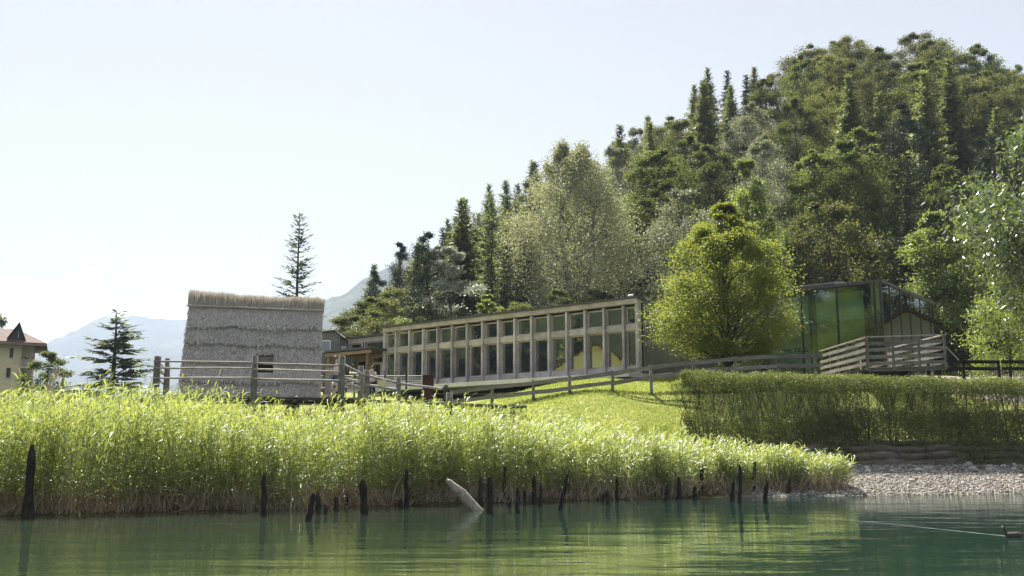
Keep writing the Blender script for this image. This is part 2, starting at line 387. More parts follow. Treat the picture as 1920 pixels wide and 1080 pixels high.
# ------------------------------------------------------------------ far mountains
M['far_forest'] = groundmat('far_forest', [(.3, (.02, .035, .018)), (.5, (.07, .095, .045)), (.75, (.20, .20, .15))], 0.0035, sc2=.03, bs=1.0, bd=40)
def mountain(name, prof, Y0, Y1, nx, ny, rough, seed):
    px = np.array([p for p, e in prof]); ye = np.array([e for p, e in prof])
    uu = np.array([XR(p, 600) for p in px]); ee = np.array([EL(e) for e in ye])
    U, K = np.meshgrid(np.linspace(uu[0], uu[-1], nx), np.linspace(0, 1.35, ny))
    Yy = Y0 + (Y1 - Y0) * K; Xx = U * Y1
    top = np.interp(U, uu, ee) * Y1
    kk = np.where(K < 1, K ** .9, 1 - (K - 1) * 1.2)
    nz_ = (fbm(Xx, Yy, seed, 4.0 / Y1, 5) - .5) * rough
    rid = np.abs(fbm(Xx, Yy * .35, seed + 4, 14.0 / Y1, 4) - .5) * rough * 1.2
    Z = 4 + top * kk * (1 + .12 * np.sin(U * 40) * (1 - np.clip(K, 0, 1))) + (nz_ - rid) * np.clip(K * 3, 0, 1) * (1.15 - np.clip(K, 0, 1)) 
    Z = Z + (fbm(Xx, Yy, seed + 8, 60.0 / Y1, 3) - .5) * rough * .10
    idn = np.arange(nx * ny).reshape(ny, nx)
    Q = np.stack([idn[:-1, :-1], idn[:-1, 1:], idn[1:, 1:], idn[1:, :-1]], -1).reshape(-1, 4)
    return tag(link(name, nmesh(name, np.stack([Xx.ravel(), Yy.ravel(), Z.ravel()], -1), Q, None, M['far_forest'], smooth=True)), kind='structure')
mountain('far_mountain', [(-900, 640), (-300, 700), (40, 712), (85, 660), (110, 643), (135, 628), (150, 622), (170, 608), (185, 592), (200, 587), (235, 583), (262, 581), (285, 586), (300, 584), (345, 588), (420, 592), (520, 600), (640, 560), (900, 520), (1500, 600)], 4200, 6800, 520, 110, 640, 2.0)
mountain('blue_hill', [(380, 706), (460, 655), (520, 615), (575, 574), (605, 562), (640, 545), (670, 524), (700, 507), (735, 491), (790, 468), (900, 440), (1100, 420), (1400, 420)], 1900, 3200, 420, 120, 300, 5.0)

# ------------------------------------------------------------------ haze
hz = MB().box((0, 0, 590), (16200, 16200, 1197))
m, n, l, out = newmat('haze_air')
pv = n.new('ShaderNodeVolumePrincipled'); pv.inputs['Color'].default_value = (.66, .78, 1, 1); pv.inputs['Density'].default_value = .00018
pv.inputs['Anisotropy'].default_value = .1
l.new(pv.outputs[0], out.inputs['Volume'])
hzo = hz.build('haze', m); hzo['kind'] = 'stuff'
# ================================================================== vegetation
rs = np.random.RandomState(11)
def unit(v): return v / np.maximum(np.linalg.norm(v, axis=-1, keepdims=True), 1e-9)
def leafquads(C, D, S, L, Wd, rnd, tint=None):
    """rhombus leaves: base C, direction D, side S (unit), length L, width Wd"""
    L = np.asarray(L).reshape(-1, 1); Wd = np.asarray(Wd).reshape(-1, 1); n = len(C)
    N = np.cross(D, S)
    a = C; b = C + D * L * .45 + S * Wd * .5 + N * Wd * .08; c = C + D * L; d = C + D * L * .45 - S * Wd * .5 + N * Wd * .08
    V = np.stack([a, b, c, d], 1).reshape(-1, 3); Q = np.arange(n * 4).reshape(-1, 4)
    if tint is None: tint = rnd.rand(n)
    return V, Q, np.repeat(tint, 4)
def ribbons(P0, P1, P2, S, w, tint):
    n = len(P0); w = np.asarray(w).reshape(-1, 1)
    V = np.stack([P0 - S * w * .35, P0 + S * w * .35, P1 + S * w * .5, P1 - S * w * .5, P2], 1).reshape(-1, 3)
    o = np.arange(n)[:, None] * 5
    return V, o + np.array([[0, 1, 2, 3]]), o + np.array([[3, 2, 4]]), np.repeat(tint, 5)
def join(parts):
    V = []; Q = []; T = []; t = []; o = 0
    for p in parts:
        v, q, tr, ti = p; V.append(v)
        if q is not None and len(q): Q.append(q + o)
        if tr is not None and len(tr): T.append(tr + o)
        t.append(ti); o += len(v)
    return np.concatenate(V), (np.concatenate(Q) if Q else None), (np.concatenate(T) if T else None), np.concatenate(t)

def cloud_leaves(centers, rad, n_each, size, rnd, flat=.6, droop=0.0, aspect=.6, horiz=.0):
    """leaves filling small oblate clusters round each centre"""
    n = len(centers) * n_each
    C = np.repeat(centers, n_each, 0); r = np.repeat(rad, n_each)[:, None]
    g = rnd.randn(n, 3) * .5; g[:, 2] *= flat; C = C + g * r
    D = unit(rnd.randn(n, 3) * np.array([1, 1, .7 * (1 - horiz)]) + np.array([0, 0, -droop]))
    S = unit(np.cross(D, unit(rnd.randn(n, 3) * (1 - horiz) + np.array([0, 0, .6 + 2 * horiz]))))
    L = size * (.65 + .7 * rnd.rand(n))
    ct = np.repeat(rnd.rand(len(centers)), n_each)
    return leafquads(C, D, S, L, L * aspect, rnd, np.clip(ct * .5 + rnd.rand(n) * .5, 0, 1))
def wobble(rnd, a, b, n=4, amt=.08):
    a = np.array(a, float); b = np.array(b, float); L = np.linalg.norm(b - a)
    return [tuple(a + (b - a) * t + (rnd.randn(3) * amt * L * math.sin(math.pi * t))) for t in np.linspace(0, 1, n)]

def broadleaf(seed, H, Rr, z0, prof, lobes, cl_per, lv, size, mat, trunk_r=.22, flat=.6, lobe_r=.32, droop=0., aspect=.6, horiz=0., bark='bark', wide=1.0, inner=.35, spray=.16, forks=1):
    """returns (trunk mesh, crown mesh). prof: crown radius (0..1) against height fraction"""
    rnd = np.random.RandomState(seed); pr = random.Random(seed)
    hf = np.array([p[0] for p in prof]); rf = np.array([p[1] for p in prof])
    LC = []; LR = []
    for i in range(lobes):
        t = (i + .5) / lobes; t = np.clip(t + rnd.randn() * .09, .02, .98)
        a = i * 2.399 + rnd.rand() * .8; rr = np.interp(t, hf, rf) * Rr
        k = (inner + (1 - inner) * rnd.rand() ** .5) * .78
        LC.append((math.cos(a) * rr * k * wide, math.sin(a) * rr * k, z0 + t * (H - z0))); LR.append(max(.24, rr / Rr) * Rr * lobe_r * rnd.uniform(.7, 1.3))
    LC = np.array(LC); LR = np.array(LR)
    d = unit(rnd.randn(lobes * cl_per, 3)); d[:, 2] = d[:, 2] * .85 + .12
    CC = np.repeat(LC, cl_per, 0) + d * np.repeat(LR, cl_per)[:, None] * (.55 + .55 * rnd.rand(lobes * cl_per, 1)) * np.array([1, 1, .8])
    CR = np.repeat(LR, cl_per) * spray * 2.2 + size * .8
    V, Q, t = cloud_leaves(CC, CR, lv, size, rnd, flat, droop, aspect, horiz)
    crown = nmesh('crown', V, Q, None, mat, t)
    tb = MB()
    tops = []
    for f in range(forks):
        off = (rnd.randn(2) * Rr * .18 * (forks > 1))
        top = (off[0], off[1], z0 + (H - z0) * .8); tops.append(top)
        pts = wobble(rnd, (off[0] * .15, off[1] * .15, -.4), top, 7, .02); k = 1 / math.sqrt(forks)
        tb.tube(pts, [trunk_r * k * (1.25 if i == 0 else 1) * (1 - i / 7.5) for i in range(7)], 7)
    for i in range(lobes):
        c = LC[i]; hz_ = min(max(z0 * .75, c[2] - LR[i] * 1.6 - Rr * .25), z0 + (H - z0) * .6); hz_ = max(hz_, z0 * .5)
        tp = tops[i % forks]; s = np.array([tp[0] * hz_ / max(tp[2], .1), tp[1] * hz_ / max(tp[2], .1), hz_])
        r0 = trunk_r * .34 * (1 - .5 * i / lobes)
        tb.tube(wobble(rnd, s, c, 4, .06), [r0, r0 * .7, r0 * .45, r0 * .25], 5)
        for j in range(min(cl_per, 5)):
            tb.tube([tuple(c), tuple(CC[i * cl_per + j])], [r0 * .25, r0 * .08], 3, cap=False)
    return tb.mesh('trunk', M[bark], True), crown

def conifer(seed, H, Rr, mat, z0=1.5, step=.42, per=6, rise=-.15, droop=.25, spray=.55, shape=.85, trunk_r=.22, gap=0., sw=.35, dens=1.0, hang=.0, bark='bark', flatness=.25):
    rnd = np.random.RandomState(seed); tb = MB()
    tb.tube([(0, 0, -.4), (0, 0, H * .3), (rnd.randn() * .05, rnd.randn() * .05, H * .7), (0, 0, H)], [trunk_r * 1.2, trunk_r * .85, trunk_r * .42, .02], 7)
    C = []; D = []; S = []; Ls = []; Ws = []
    z = z0
    while z < H - .15:
        t = (z - z0) / (H - z0); Lb = Rr * (1 - t) ** shape * min(1, .45 + t * 4) + .12
        for k in range(per):
            if rnd.rand() < gap: continue
            a = rnd.rand() * 6.283; L = Lb * rnd.uniform(.6, 1.12); up = rise + .55 * t + rnd.randn() * .06
            dirh = np.array([math.cos(a), math.sin(a), 0]); side = np.array([-math.sin(a), math.cos(a), 0])
            def P(s): return np.array([0, 0, z]) + dirh * L * s + np.array([0, 0, 1]) * (up * L * s - droop * L * s * s)
            if L > .5: tb.tube([tuple(P(0)), tuple(P(.5)), tuple(P(1))], [trunk_r * .16 * (1 - t) + .012, trunk_r * .1 * (1 - t) + .008, .004], 3, cap=False)
            m_ = max(2, int(L * 4.0 * dens))
            for s in np.linspace(.12, 1, m_):
                p = P(s); sl = spray * (.6 + .6 * rnd.rand()) * (1.15 - .65 * s) * min(1, .45 + L * .35)
                for sg in (-1, 1):
                    d = dirh * .75 + side * sg * (.85 + .3 * rnd.randn()) + np.array([0, 0, up * .5 - droop * s - hang + rnd.randn() * flatness]); C.append(p); D.append(d); Ls.append(sl); Ws.append(sl * sw)
                    S.append(np.cross(d, np.array([rnd.randn() * .5, rnd.randn() * .5, 1])))
            C.append(P(.92)); D.append(dirh + np.array([0, 0, up - droop])); S.append(side); Ls.append(spray * .7); Ws.append(spray * .25)
        z += step * (1.25 - .55 * t) * rnd.uniform(.8, 1.2)
    C.append(np.array([0, 0, H - .3])); D.append(np.array([0, 0, 1.])); S.append(np.array([1., 0, 0])); Ls.append(.5); Ws.append(.12)
    V, Q, t = leafquads(np.array(C), unit(np.array(D)), unit(np.array(S)), np.array(Ls), np.array(Ws), rnd)
    return tb.mesh('trunk', M[bark], True), nmesh('crown', V, Q, None, mat, t)

def tree(name, meshes, loc, rz=0, s=1.0, label=None, group=None, sz=None):
    e = empty(name, loc, rz, label, 'tree', group); e.scale = (s, s, sz or s)
    link('trunk', meshes[0], e); link('crown', meshes[1], e); return e

OV = [(0, .45), (.12, .8), (.3, 1), (.55, .92), (.8, .6), (1, .12)]
P_ = {}
P_['broad'] = [broadleaf(21 + i, 15, 5.2, 2.6, OV, 30, 16, 34, .27, M['leaf_broad'], spray=.26, lobe_r=.30, inner=.5) for i in range(3)]
P_['olive'] = [broadleaf(31 + i, 14, 5.4, 2.4, [(0, .5), (.2, .9), (.5, 1), (.8, .72), (1, .2)], 30, 16, 34, .27, M['leaf_olive'], spray=.26, lobe_r=.30, inner=.55) for i in range(2)]
P_['bright'] = [broadleaf(41, 13, 4.0, 2.2, OV, 26, 14, 34, .24, M['leaf_bright'], lobe_r=.30, inner=.5)]
P_['silver'] = [broadleaf(51 + i, 16, 4.3, 2.8, [(0, .5), (.2, .85), (.5, 1), (.8, .62), (1, .1)], 28, 16, 36, .22, M['leaf_birch'], spray=.26, lobe_r=.30, droop=.7, flat=1.2, bark='birch_bark', inner=.5) for i in range(2)]
P_['spruce'] = [conifer(61 + i, 18, 3.3, M['needle_dark'], shape=1.0, z0=1.6, per=7, step=.42, spray=.85, sw=.42) for i in range(2)]
P_['larch'] = [conifer(71 + i, 18, 4.1, M['needle_larch'], z0=2.5, per=8, step=.36, rise=.0, droop=.12, spray=.9, shape=1.05, sw=.42, hang=.3, flatness=.5) for i in range(3)]
P_['pine'] = [broadleaf(81 + i, 17, 3.3, 4.5, [(0, .55), (.25, .9), (.5, 1), (.8, .6), (1, .12)], 30, 14, 32, .28, M['needle_dark'], spray=.32, lobe_r=.30, flat=.6, aspect=.3, inner=.35) for i in range(2)]

# ---- trees that one can tell apart
def at(px, Y, dx=0): return Vector((XR(px, 600) * Y + dx, Y, 0))
def stand(px, py_top, Y, H):
    """foot on the ground at depth Y, height scaled so the top reaches where the photo has it"""
    top = W(px, py_top, Y); z = gz(top.x, Y); return Vector((top.x, Y, z)), (top.z - z) / H
def place(name, meshes, px, py, Y, H, rz, label, wid=1.0, group=None):
    p, s = stand(px, py, Y, H); e = tree(name, meshes, p, rz, s * wid, label, group, sz=s); return e
beech = broadleaf(101, 10.0, 4.45, 1.15, [(0, .70), (.1, .98), (.25, 1.08), (.45, 1.0), (.65, .78), (.82, .46), (1, .05)], 150, 20, 32, .115, M['leaf_beech'], trunk_r=.18, lobe_r=.20, flat=.5, horiz=.3, inner=.35, spray=.34, wide=1.0, forks=2)
place('beech_tree', beech, 1357, 384, 53.6, 10.0, .4, 'large round beech with yellow green leaves between the long museum and glass pavilion')
birch_h = broadleaf(102, 21, 5.6, 3.0, [(0, .75), (.15, 1.0), (.4, 1), (.62, .72), (.82, .42), (1, .12)], 60, 24, 44, .15, M['leaf_weep'], trunk_r=.32, lobe_r=.24, droop=1.6, flat=2.8, bark='birch_bark', inner=.4, spray=.3, forks=2)
place('weeping_birch', birch_h, 1072, 272, 96, 21, 0, 'tall weeping birch with silvery hanging foliage behind the long museum roof', 1.55)
white = broadleaf(103, 12, 2.7, 2.5, OV, 18, 16, 34, .24, M['leaf_silver'], lobe_r=.34, bark='bark', trunk_r=.14, inner=.5)
place('whitebeam_tree', white, 846, 462, 90, 12, 1, 'small tree with whitish silver leaves above the left half of the long museum', 1.25)
sprucA = conifer(104, 15, 2.1, M['needle_cedar'], z0=.8, per=6, step=.42, rise=.12, droop=-.02, spray=.62, shape=.8, gap=.12, sw=.34, dens=1.6, trunk_r=.15, flatness=.3)
place('conifer_tree', sprucA, 562, 403, 78, 15, .5, 'slim dark conifer with sparse branches rising behind the thatched hut', 1.35)
cedar = conifer(105, 12, 4.6, M['needle_cedar'], z0=1.0, per=6, step=.62, rise=.22, droop=.32, spray=.8, shape=.95, gap=.2, sw=.34, dens=2.8, trunk_r=.2, hang=.25, flatness=.25)
place('cedar_tree', cedar, 219, 585, 88, 12, 2.1, 'spreading cedar with drooping tiers of branches left of the thatched hut', 1.75)
fir = conifer(106, 20, 3.0, M['needle_dark'], z0=2, per=7, step=.5, rise=.1, droop=.15, spray=.8, trunk_r=.25, sw=.3)
place('fir_tree', fir, 1005, 304, 160, 20, 0, 'dark pointed fir on the skyline left of the weeping birch', 1.15)
lar = conifer(107, 20, 3.3, M['needle_larch'], z0=5, per=7, step=.42, rise=0, droop=.12, spray=.6, shape=.6, trunk_r=.2, sw=.4, hang=.3, flatness=.5)
place('larch_tree', lar, 922, 360, 104, 20, 1, 'tall slender larch with bare lower trunk behind the museum roof, left of the weeping birch', 1.0)
place('larch_tree', lar, 888, 398, 112, 20, 2.4, 'larch close left of the tallest slender larch behind the museum roof', 1.0)
place('pine_tree', P_['pine'][0], 752, 456, 112, 17, 2.0, 'scots pine with open dark crown at the left end of the wooded slope', .8)
place('broadleaf_tree', P_['broad'][0], 700, 560, 98, 15, 0, 'dark green broadleaf tree above the wooden entrance annexe', 1.5)
place('broadleaf_tree', P_['olive'][0], 672, 592, 92, 14, 1, 'low broadleaf tree at the left foot of the slope beside the blue hill', 1.7)
place('broadleaf_tree', P_['olive'][1], 742, 540, 104, 14, 2, 'olive green broadleaf tree below the scots pine', 1.2)
acac = broadleaf(108, 12, 3.2, 2.0, [(0, .8), (.3, 1), (.6, .8), (.8, .55), (1, .12)], 48, 14, 32, .17, M['leaf_bright'], lobe_r=.26, flat=.6, horiz=.3, spray=.36, trunk_r=.13)
place('bright_tree', acac, 1398, 302, 76, 12, 0, 'bright yellow green tree top standing right behind the large beech', .62)
place('bright_tree', acac, 1748, 402, 82, 12, 1.4, 'bright green bushy tree behind the glass pavilion roof corner', 1.25)
place('bright_tree', acac, 1668, 428, 92, 12, 2.8, 'small bright green tree to the left of the bushy one behind the glass pavilion', .7)
ches = broadleaf(109, 13, 4.7, 5.2, [(0, .75), (.15, .95), (.35, 1), (.6, .82), (.8, .55), (1, .15)], 46, 18, 30, .26, M['leaf_chestnut'], trunk_r=.28, lobe_r=.30, droop=1.0, flat=.8, aspect=.34, inner=.45, spray=.24, wide=1.05)
place('chestnut_tree', ches, 1985, 205, 45.5, 13, .3, 'big chestnut with long glossy drooping leaves entering the frame at the right edge', .92)
acac2 = broadleaf(110, 6, 3.0, .5, [(0, .8), (.25, 1), (.6, .85), (.85, .5), (1, .15)], 30, 14, 34, .15, M['leaf_bright'], lobe_r=.34, trunk_r=.1, spray=.26, forks=3)
place('young_tree', acac2, 1878, 524, 53.5, 6, 0, 'low bright green tree with thin trunks behind the right fence', .85)
place('shrub', P_['broad'][1], 92, 662, 100, 15, 0, 'dark green bush beside the yellow house balcony', 1.1)
place('broadleaf_tree', P_['broad'][2], -18, 588, 175, 15, 0, 'tree top peeking out behind the yellow house roof')

# ---- forest on the hill: individual trees on a jittered grid
pr = random.Random(5)
spots = []
y = 88.0
while y < YR + 6:
    stp = 7.2 + (y - 88) * .024
    x = XR(600, 500) * y
    while x < XR(2010, 400) * y:
        xx = x + pr.uniform(-.42, .42) * stp; yy = y + pr.uniform(-.42, .42) * stp
        spots.append((xx, yy)); x += stp * 1.05
    y += stp * 1.04
def kindof(px, py, r):
    if px > 1440 and py < 175: return 'olive' if r < .5 else 'broad'
    if px > 1640 and 140 < py < 300: return 'larch' if r < .55 else ('pine' if r < .7 else ('spruce' if r < .85 else 'broad'))
    if px > 1600 and py >= 300: return 'pine' if r < .35 else ('spruce' if r < .5 else ('broad' if r < .9 else 'bright'))
    if px < 820: return 'olive' if r < .3 else ('larch' if r < .75 else 'pine')
    if px < 1000: return 'larch' if r < .6 else ('olive' if r < .8 else ('spruce' if r < .87 else 'silver'))
    if px < 1480 and py < 200: return 'larch' if r < .45 else ('spruce' if r < .75 else 'pine')
    if px < 1300: return 'silver' if r < .25 else ('broad' if r < .6 else ('larch' if r < .8 else 'olive'))
    return 'silver' if r < .33 else ('broad' if r < .75 else ('olive' if r < .85 else ('bright' if r < .9 else 'larch')))
HB = dict(broad=15, olive=14, bright=13, silver=16, spruce=18, larch=18, pine=17)
HT = dict(broad=12.5, olive=12.0, bright=10, silver=14, spruce=15.5, larch=16.5, pine=15)
NM = dict(broad='broadleaf_tree', olive='broadleaf_tree', bright='broadleaf_tree', silver='birch_tree', spruce='spruce_tree', larch='larch_tree', pine='pine_tree')
ADJ = dict(broad='mid green broadleaf tree', olive='olive broadleaf tree', bright='bright yellow green broadleaf tree', silver='silvery birch', spruce='dark spruce', larch='feathery green larch', pine='dark open crowned pine')
nfor = 0; DEFER = []
occ = {}
for (x, yv) in spots:
    z = gz(x, yv)
    if z < 6.4 and yv < 100: pass
    u = x / yv; k = pr.random()
    # where it shows, to choose the kinds as the photo has them
    v = math.tan(math.atan2(z + 12 - CAMZ, yv) - TH); px = 960 + u * F * .97; py = 540 - v * F
    if px < 770 and not (px > 700 and yv > 120): continue
    if any(abs(px - hx_) < hw_ and yv < hy_ + 4 for hx_, hw_, hy_ in ((1072, 110, 96), (846, 40, 90), (922, 34, 104), (1748, 60, 82), (752, 30, 112))): continue
    kd = kindof(px, py, k); h = HT[kd] * pr.uniform(.8, 1.15)
    if px < 900: h *= .85
    s = h / HB[kd]; wd = s * pr.uniform(.9, 1.15)
    if yv > YR - 25 and kd in ('larch', 'spruce', 'pine'): h *= (.86 if px > 1330 else 1.05)
    # leave open the last stretch right behind the roofs
    band = 'high near the skyline' if yv > 168 else ('midway up the slope' if yv > 122 else 'low on the slope')
    side = 'near the right edge' if px > 1760 else 'behind the pavilion' if px > 1480 else ('behind the large beech' if px > 1230 else ('behind the weeping birch' if px > 950 else 'above the museum'))
    lb = ADJ[kd] + ' ' + band + ' ' + side
    o_ = tree(NM[kd], pr.choice(P_[kd]), (x, yv, z - .2), pr.uniform(0, 6.28), wd, None, 'trees on the wooded slope', sz=s); nfor += 1
    DEFER.append((o_, lb, px))
ORD = ['leftmost', 'second from the left', 'third from the left', 'fourth from the left', 'fifth from the left', 'sixth from the left', 'seventh from the left', 'eighth from the left', 'ninth from the left', 'tenth from the left']
def ordinals(items):
    by = {}
    for o, lb, px in items: by.setdefault(lb, []).append((px, o))
    for lb, g in by.items():
        g.sort(key=lambda q: q[0]); n = len(g)
        for i, (px, o) in enumerate(g):
            if n == 1: o['label'] = lb
            elif i < n - i or i < 2: o['label'] = lb + ', ' + (ORD[i] if i < 10 else 'one of the middle ones')
            else: o['label'] = lb + ', ' + (ORD[n - 1 - i].replace('leftmost', 'rightmost').replace('left', 'right') if n - 1 - i < 10 else 'one of the middle ones')
for k_ in range(17):
    px = 772 + k_ * 28 + pr.uniform(-8, 8); yv = pr.uniform(83, 89) + (8 if px < 830 else 0); x = XR(px, 600) * yv; kd = pr.choice(['bright', 'olive', 'broad', 'bright']); h = pr.uniform(5.0, 7.5)
    o_ = tree('broadleaf_tree', pr.choice(P_[kd]), (x, yv, gz(x, yv) - .2), pr.uniform(0, 6.28), h / HB[kd] * 1.1, None, 'small trees at the forest edge behind the museum', sz=h / HB[kd])
    DEFER.append((o_, 'small sunlit broadleaf tree peeping over the museum roof', px))
ordinals(DEFER)
print('forest trees', nfor)
# wooded bank across the lake arm on the left (seen in the window glass)
for i in range(26):
    x = -100 - pr.uniform(0, 60); yv = pr.uniform(-60, 75); kd = pr.choice(['broad', 'olive', 'spruce', 'larch'])
    e = tree(NM[kd], pr.choice(P_[kd]), (x, yv, gz(x, yv) - .2), pr.uniform(0, 6), 1.3, 'tree on the far left bank that shows only as a reflection in the museum windows', 'trees reflected in the museum windows')

# ---- undergrowth at the foot of the slope
n_ = 26000
X = rs.uniform(-15, 62, n_); Y = 76 + rs.rand(n_) ** 1.6 * 20; ok = (X > -13 + (Y - 76) * .0); X, Y = X[ok], Y[ok]
B = np.stack([X, Y, ground(X, Y)], -1) + rs.rand(len(X), 1) ** 1.2 * np.array([[0, 0, 1.]]) * (1 + 2.5 * fbm(X, Y, .3, .25, 2))[:, None]
V, Q, t = leafquads(B, unit(rs.randn(len(B), 3)), unit(rs.randn(len(B), 3)), .2 + .25 * rs.rand(len(B)), .16 + .12 * rs.rand(len(B)), rs)
tag(link('undergrowth', nmesh('undergrowth', V, Q, None, M['leaf_broad'], t)), kind='stuff', label='tangled green undergrowth along the foot of the wooded slope')

# ---- reeds
def reedH(x): return np.interp(x, [-16, -11.5, -9, -6, -2, 0, 4.5, 9, 11.5, 13], [3.4, 3.3, 3.05, 3.05, 2.85, 2.55, 1.95, 1.6, 1.3, 1.2])
def reedB(x): return np.interp(x, [-16, -8, -3, 0, 3.5, 6, 9, 11.3, 12.5], [12, 11.5, 11, 10.5, 8.5, 6.0, 4.2, 2.8, 1.6])
NR = 15500
NR = 14500
X = rs.uniform(-17, 12.4, NR * 3); s_ = rs.rand(NR * 3) ** 1.25 * reedB(X); 
keep = rs.rand(NR * 3) < (.35 + .65 * (reedB(X) / 12)); X, s_ = X[keep][:NR], s_[keep][:NR]; NR = len(X)
edge = (fbm(X, X * 0, 9.1, .9, 3) - .5) * 1.6
Y = shore(X) + s_ + edge * (1 - s_ / 14) + .15 + .55 * sstep(1.5, 5, X); rstart = .02 + .30 * rs.rand(len(X))
thin = (X > 2) & (s_ / reedB(X) > .6) & (rs.rand(NR) < .75); thin |= (fbm(X, Y, 12.0, .8, 2) < .42) & (rs.rand(NR) < .6) | (X > 8.5) & (rs.rand(NR) < .35)
X, Y, s_, rstart = X[~thin], Y[~thin], s_[~thin], rstart[~thin]; NR = len(X)
G = np.maximum(ground(X, Y), -.15)
patch = fbm(X, Y, 5.5, .28, 2)
Hh = reedH(X) * (.60 + .45 * rs.rand(NR) ** .8) * (.74 + .50 * patch) * (.93 + .16 * fbm(X, Y, 8.8, 1.3, 2)) * np.where(rs.rand(NR) < .08, 1.14, 1.0)
Hh = Hh - np.clip(G, 0, 3) * .45
lean = np.stack([.10 + .13 * rs.randn(NR), .10 * rs.randn(NR), np.zeros(NR)], -1)
lean[rs.rand(NR) < .07] *= 3.2
base = np.stack([X, Y, G], -1)
def stemP(i, t):
    h = Hh[i][:, None]; t = np.asarray(t).reshape(-1, 1)
    return base[i] + np.array([[0, 0, 1.]]) * h * t * (1 - .04 * t) + lean[i] * h * t ** 1.7
parts = []; idx = np.arange(NR)
a = rs.rand(NR) * 6.283; S0 = np.stack([np.cos(a), np.sin(a) * .3, a * 0], -1); S0 = unit(S0)
v, q, tr, ti = ribbons(stemP(idx, np.full(NR, .30)), stemP(idx, np.full(NR, .7)), stemP(idx, np.full(NR, 1.0)), S0, np.full(NR, .016), rs.rand(NR) * .5)
parts.append((v, q, tr, ti))
for j in range(11):
    ok = idx[rs.rand(NR) < .93]; m_ = len(ok)
    t = np.clip(rstart[ok] + (1 - rstart[ok]) * (j + rs.rand(m_)) / 11, 0, .99)
    p = stemP(ok, t); az_ = rs.rand(m_) * 6.283
    dh = np.stack([np.cos(az_) * .8 + .45, np.sin(az_) * .8, az_ * 0], -1)
    L = (.30 + .34 * rs.rand(m_)) * (1.1 - .35 * t) * np.where(t > .85, .8, 1)
    up = (.25 + .95 * t ** 1.5 + .25 * rs.randn(m_))[:, None] * np.array([[0, 0, 1.]])
    d = unit(dh + up); L = L[:, None]
    p1 = p + d * L * .55; p2 = p1 + unit(d * .8 + dh * .3 - np.array([[0, 0, 1.]]) * (.25 + .6 * rs.rand(m_, 1))) * L * .5
    S = unit(np.cross(d, unit(rs.randn(m_, 3) * .5 + np.array([[0, 0, 1.]]))))
    ww = (.020 + .020 * rs.rand(m_))
    parts.append(ribbons(p, p1, p2, S, ww, np.clip(.15 + .5 * t + .4 * rs.randn(m_), 0, 1)))
V, Q, T, t = join(parts)
tag(link('reed_bed', nmesh('reed_bed', V, Q, T, M['reed'], t)), kind='stuff', label='dense bed of green reeds along the lake shore', cat='reeds')
# dry stems low down at the water's edge
ND = 11000
X = rs.uniform(-17, 12.2, ND); sb = rs.rand(ND) ** 1.5 * np.minimum(6, reedB(X)); Y = shore(X) + sb + .4 * sstep(1.5, 5, X) + (fbm(X, X * 0, 9.1, .9, 3) - .5) * 1.6
p0 = np.stack([X, Y, np.maximum(ground(X, Y), -.12)], -1); up = np.stack([rs.randn(ND) * .38, rs.randn(ND) * .25, np.ones(ND)], -1); up[: ND // 4, 2] = .35
L = (.25 + 1.0 * rs.rand(ND) ** 1.5)[:, None]; p1 = p0 + unit(up) * L * .5; p2 = p1 + unit(up + rs.randn(ND, 3) * .35) * L * .5
v = ribbons(p0, p1, p2, unit(rs.randn(ND, 3) * np.array([1, .4, .4])), .016 + .022 * rs.rand(ND), rs.rand(ND))
tag(link('dry_reed_stems', nmesh('dry_reed_stems', v[0], v[1], v[2], M['reed_dry'], v[3])), kind='stuff', label='dry brown broken reed stems at the waterline')
# a few feathery seed heads standing above the green
def plume(px, py, Y, k):
    p = W(px, py, Y); e = empty('reed_plume', (p.x, Y, gz(p.x, Y)), 0, 'reed with feathery brown seed head, ' + k, 'reed')
    h = p.z - gz(p.x, Y); MB().tube([(-.1, 0, 0), (-.04, 0, h * .6), (0, 0, h - .3)], [.01, .009, .006], 5).build('stem', M['reed_dry'], e)
    n = 260; tt = rs.rand(n); c = np.stack([tt * .12 + rs.randn(n) * .05 * (1 - tt), rs.randn(n) * .05 * (1 - tt), h - .45 + tt * .45], -1)
    V, Q, t = leafquads(c, unit(np.stack([.5 + rs.randn(n) * .4, rs.randn(n) * .4, np.ones(n)], -1)), unit(rs.randn(n, 3)), .07 + .05 * rs.rand(n), .012 + 0 * tt, rs)
    link('seed_head', nmesh('seed_head', V, Q, None, M['reed_dry'], t), e)
plume(102, 690, 29.5, 'in front of the bush by the yellow house'); plume(112, 704, 29, 'lower one right of its tallest neighbour'); plume(88, 712, 28.5, 'left of its tallest neighbour')

# ---- grass blades on the lawn
n_ = 90000
X = rs.uniform(-6, 9.5, n_); Y = 36 + 24 * rs.rand(n_) ** 1.3; sg = Y - shore(X); ok = (sg > 6.5) & ~((Y > 56.5)); X, Y = X[ok], Y[ok]; n_ = len(X)
p0 = np.stack([X, Y, ground(X, Y)], -1); d = unit(np.stack([rs.randn(n_) * .5, rs.randn(n_) * .5, np.ones(n_)], -1)); hh = (.05 + .07 * rs.rand(n_) * (1 + fbm(X, Y, 2, .6, 2)))[:, None]
S = unit(rs.randn(n_, 3) * np.array([1, .5, .1])); V = np.stack([p0 - S * .016, p0 + S * .016, p0 + d * hh], 1).reshape(-1, 3)
tag(link('lawn_grass', nmesh('lawn_grass', V, None, np.arange(n_ * 3).reshape(-1, 3), M['grass'], np.repeat(rs.rand(n_), 3))), kind='stuff', label='short sunlit grass on the lawn')
